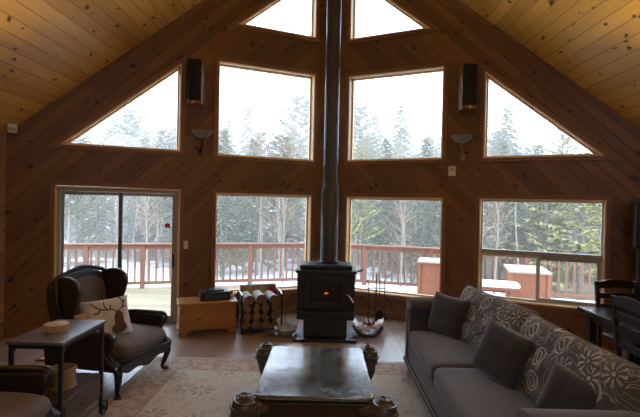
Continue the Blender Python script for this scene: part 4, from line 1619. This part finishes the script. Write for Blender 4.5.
MB().box(-hx + .012, hx - .012, -hy + .03, hy - .03, .16, .3245).build('drawer_case', M['cart_wood'], ca, bevel=.003)
dw = MB().box(hx - .012, hx - .002, -hy + .045, hy - .045, .175, .31).build('drawer', M['cart_wood'], ca, bevel=.003)
MB().tube(spline([(hx - .002, -.05, .245), (hx + .012, -.045, .243), (hx + .014, 0, .238), (hx + .012, .045, .243), (hx - .002, .05, .245)], 4), .005, 6).build('drawer_pull', M['wrought'], dw, smooth=True)
cc = ca.location
for i, (dz, lab) in enumerate(((0, 'lower round pale coaster of the pile on the cart top'), (.019, 'middle round pale coaster of the pile on the cart top'), (.038, 'topmost round pale coaster of the pile on the cart top'))):
    o = MB().lathe([(0, 0), (.078, 0), (.082, .003), (.082, .015), (.078, .018), (0, .018)], 32).build('round_coaster', M['tin'], smooth=True)
    o.location = (cc.x - .02 + .003 * i, cc.y - .02 - .003 * i, CZ + dz)
    tag(o, lab, 'coaster', 'coaster pile on the cart')
bq = empty('wicker_pot', (cc.x + .04, cc.y - .03, .345), 0, 'round brown wicker basket on the lower shelf of the cart', 'basket')
MB().lathe([(0, 0), (.075, 0), (.085, .02), (.088, .08), (.084, .15), (.088, .16), (.080, .163), (.074, .15), (.078, .08), (.07, .02), (0, .015)], 28).build('body', M['wicker'], bq, smooth=True)
for z in (.025, .145):
    MB().tube([(.089 * cos(a), .089 * sin(a), z) for a in [2 * pi * k / 28 for k in range(28)]], .007, 6, closed=True).build('band', M['wicker'], bq, smooth=True)

# ------------------------------------------------------------------ sofa
SY0, SY1 = 2.06, 4.80
sf = empty('sofa', (1.35, (SY0 + SY1) / 2, 0), 0, 'long charcoal sofa with patterned back cushions on the right', 'sofa')
L2 = (SY1 - SY0) / 2
FX, BX = .86 - 1.35, 1.90 - 1.35
MB().box(FX + .02, BX, -L2 + .02, L2 - .02, .14, .33).build('base', M['sofa'], sf, bevel=.02, seg=3)
MB().box(FX - .005, BX - .01, -L2, L2, .105, .155).build('base_moulding', M['black_wood'], sf, bevel=.012, seg=3)
nl = MB()
k = 0
yy = -L2 + .02
while yy < L2 - .01:
    nl.lathe([(0, -.003), (.004, -.002), (.006, .0), (.006, .002)], 6, (FX - .006, yy, .16), 'x')
    yy += .022
nl.build('nailhead_trim', M['steel'], sf)
for sy in (-1, 1):
    for x in (FX + .06, BX - .08):
        MB().lathe([(.0, 0), (.022, 0), (.026, .01), (.034, .05), (.045, .085), (.045, .105), (0, .105)], 16, (x, sy * (L2 - .08), .0 if x > 0.2 else .014)).build('foot', M['black_wood'], sf, smooth=True)
# arms: rolled profile in yz extruded along x
for sy in (-1, 1):
    pr = [(.0, .15), (.0, .60), (-.035, .655), (-.03, .71), (.02, .745), (.10, .755), (.18, .735), (.225, .69), (.22, .63), (.18, .60), (.17, .15)]
    base_y = L2 - .22
    if sy < 0:
        pr = [(.19 - a, b) for a, b in pr][::-1]
        base_y = -L2 + .03
    pr = [(base_y + a, b + (.045 if sy > 0 and b > .3 else 0)) for a, b in spline(pr, 3, True)]
    MB().prism(pr, FX + (.015 if sy > 0 else .13), BX - .03, 'yz').build('armrest', M['sofa'], sf, bevel=.022, seg=4)
    cx_, cz_ = base_y + .11, .685
    MB().box(FX + .002, FX + .02, base_y + .06, base_y + .16, .16, cz_).build('arm_front_panel', M['sofa'], sf, bevel=.008)
# back
bkf = MB()
bkf.prism([(.28, .15), (.32, .55), (.38, .74), (.42, .765), (.50, .755), (.545, .71), (.55, .15)], -L2 + .06, L2 - .02, 'xz')
bkf.build('back_frame', M['sofa'], sf, bevel=.03, seg=4)
SC = [(3.545, 4.56), (2.29, 3.535)]
for i, (y0, y1) in enumerate(SC):
    w_ = y1 - y0
    c = roundbox(.80, w_, .17, .05, 14, .022, .006, 4 + i)
    c.build('seat_cushion', M['sofa'], sf, smooth=True, loc=(FX + .40 + .005, (y0 + y1) / 2 - sf.location.y, .325))
    pc = spline([], 1) if False else None
for i, (y0, y1, h_) in enumerate(((3.44, 4.62, .60), (2.22, 3.46, .60))):
    b = pillow(y1 - y0, h_, .26, 11 + i, 26, .010, .02)
    o = b.build('back_cushion', M['floral'], sf, smooth=True)
    o.matrix_local = Matrix.Translation((.12 if i == 0 else .17, (y0 + y1) / 2 - sf.location.y, .665)) @ Matrix.Rotation(radians(-81 if i == 0 else -88), 4, 'Z') @ Matrix.Rotation(radians(-17), 4, 'X')
    pip = []
    n_ = 60
    tag(o, 'grey cushion with pale floral and scroll pattern')

for i, (x, y, z, s, rx, ry, rz, lab) in enumerate((
        (1.20, 4.36, .69, .42, -14, 3, -56, 'dark grey throw pillow leaning in the far corner of the sofa'),
        (1.29, 3.24, .695, .42, -22, 10, -60, 'dark grey throw pillow tilted at the middle of the sofa'),
        (1.40, 2.53, .67, .34, -20, 12, -58, 'dark grey throw pillow by the near arm of the sofa'))):
    o = pillow(s, s * .93, .15, 20 + i, 22, .0025, .05).build('throw_pillow', M['throw'], smooth=True)
    o.matrix_world = Matrix.Translation((x, y, z)) @ Matrix.Rotation(radians(rz), 4, 'Z') @ Matrix.Rotation(radians(rx), 4, 'X') @ Matrix.Rotation(radians(ry), 4, 'Y')
    tag(o, lab, 'pillow', 'throw pillows on the sofa')

# ------------------------------------------------------------------ dining table and chairs
dt = empty('dining_table', (3.16, 4.05, 0), 0, 'dark polished dining table behind the sofa on the right', 'table')
MB().box(-.56, .56, -.75, .60, .715, .75).build('tabletop', M['table_black'], dt, bevel=.006)
MB().prism([(-.49, -.68), (.49, -.68), (.49, .53), (-.49, .53)], .63, .7145, 'xy', [[(-.46, -.65), (.46, -.65), (.46, .50), (-.46, .50)]]).build('apron', M['black_wood'], dt, bevel=.003)
for sx in (-1, 1):
    for y in (-.66, .51):
        MB().box(sx * .46 - .035, sx * .46 + .035, y - .035, y + .035, 0, .714).build('leg', M['black_wood'], dt, bevel=.005)


def dining_chair(loc, rotz, label):
    r = empty('dining_chair', loc, rotz, label, 'chair', 'ladder-back dining chairs at the table')
    # front is -y, back at +y
    MB().box(-.22, .22, -.22, .21, .43, .465).build('seat', M['black_wood'], r, bevel=.01, seg=3)
    for sx in (-1, 1):
        MB().box(sx * .20 - .02, sx * .20 + .02, -.21, -.17, 0, .429).build('leg', M['black_wood'], r, bevel=.004)
        mb = MB()
        mb.bar((sx * .215, .235, 0), (sx * .215, .235, .47), .036, .036, (0, 1, 0))
        mb.bar((sx * .215, .235, .46), (sx * .215, .30, 1.02), .036, .036, (0, 1, 0))
        mb.build('back_post', M['black_wood'], r, bevel=.005)
    for k, z in enumerate((.62, .74, .86)):
        y = .235 + .065 * (z - .46) / .56
        MB().prism([(-.197, z - .03), (.197, z - .03), (.197, z + .03), (-.197, z + .03)], y - .010, y + .010, 'xz').build('back_slat', M['black_wood'], r, bevel=.003)
    y = .235 + .065 * .97
    MB().prism(spline([(-.20, .94), (0, .945), (.20, .94)], 5) + spline([(.20, 1.015), (0, 1.045), (-.20, 1.015)], 5), y - .014, y + .012, 'xz').build('top_rail', M['black_wood'], r, bevel=.004)
    MB().box(-.19, .19, -.20, -.18, .37, .43).build('front_rail', M['black_wood'], r, bevel=.003)
    return r


dc = dining_chair((3.18, 4.62, 0), radians(4), 'dark slat-back chair at the far end of the dining table by the window')
d2 = copy_tree(dc)
d2.location = (2.76, 3.64, 0)
d2.rotation_euler = (0, 0, radians(88))
dc.scale = (1, 1, .955)
d2['label'] = 'nearest dark slat-back dining chair, behind the sofa at the right edge'

# ------------------------------------------------------------------ longcase clock
gc = empty('longcase_clock', (3.755, 5.16, 0), radians(-30), 'dark longcase clock with ivory dial in the right corner', 'clock')
MB().box(-.22, .22, -.12, .12, 0, .40).build('base', M['black_wood'], gc, bevel=.01)
MB().box(-.17, .17, -.10, .11, .40, 1.32).build('trunk', M['black_wood'], gc, bevel=.006)
MB().box(-.21, .21, -.13, .12, 1.32, 1.84).build('hood', M['black_wood'], gc, bevel=.008)
MB().prism(spline([(-.24, 1.84), (-.24, 1.87), (0, 1.93), (.24, 1.87), (.24, 1.84)], 4), -.15, .12, 'xz').build('cornice', M['black_wood'], gc, bevel=.008)
MB().lathe([(0, -.006), (.13, -.006), (.14, 0), (.14, .006)], 36, (0, -.137, 1.62), 'y').build('dial', M['clock_face'], gc, smooth=True)
MB().bar((0, -.146, 1.62), (.05, -.146, 1.68), .008, .002).build('clock_hand', M['black_plastic'], gc)
MB().bar((0, -.149, 1.62), (-.02, -.149, 1.72), .006, .002).build('clock_hand', M['black_plastic'], gc)
MB().tube([(.118 * cos(pi * k / 16), -.1435, 1.62 + .118 * sin(pi * k / 16)) for k in range(32)], .004, 4, closed=True).build('chapter_ring', M['black_plastic'], gc)
for sx in (-1, 1):
    p = [(.014, 1.33)]
    for k in range(14):
        p += [(.018, 1.345 + k * .034), (.012, 1.362 + k * .034)]
    p.append((.014, 1.83))
    MB().lathe(p, 10, (sx * .19, -.15, 0)).build('turned_column', M['black_wood'], gc, smooth=True)
MB().box(-.12, .12, -.106, -.10, .46, 1.26).build('trunk_door', M['dark_wood'], gc, bevel=.004)
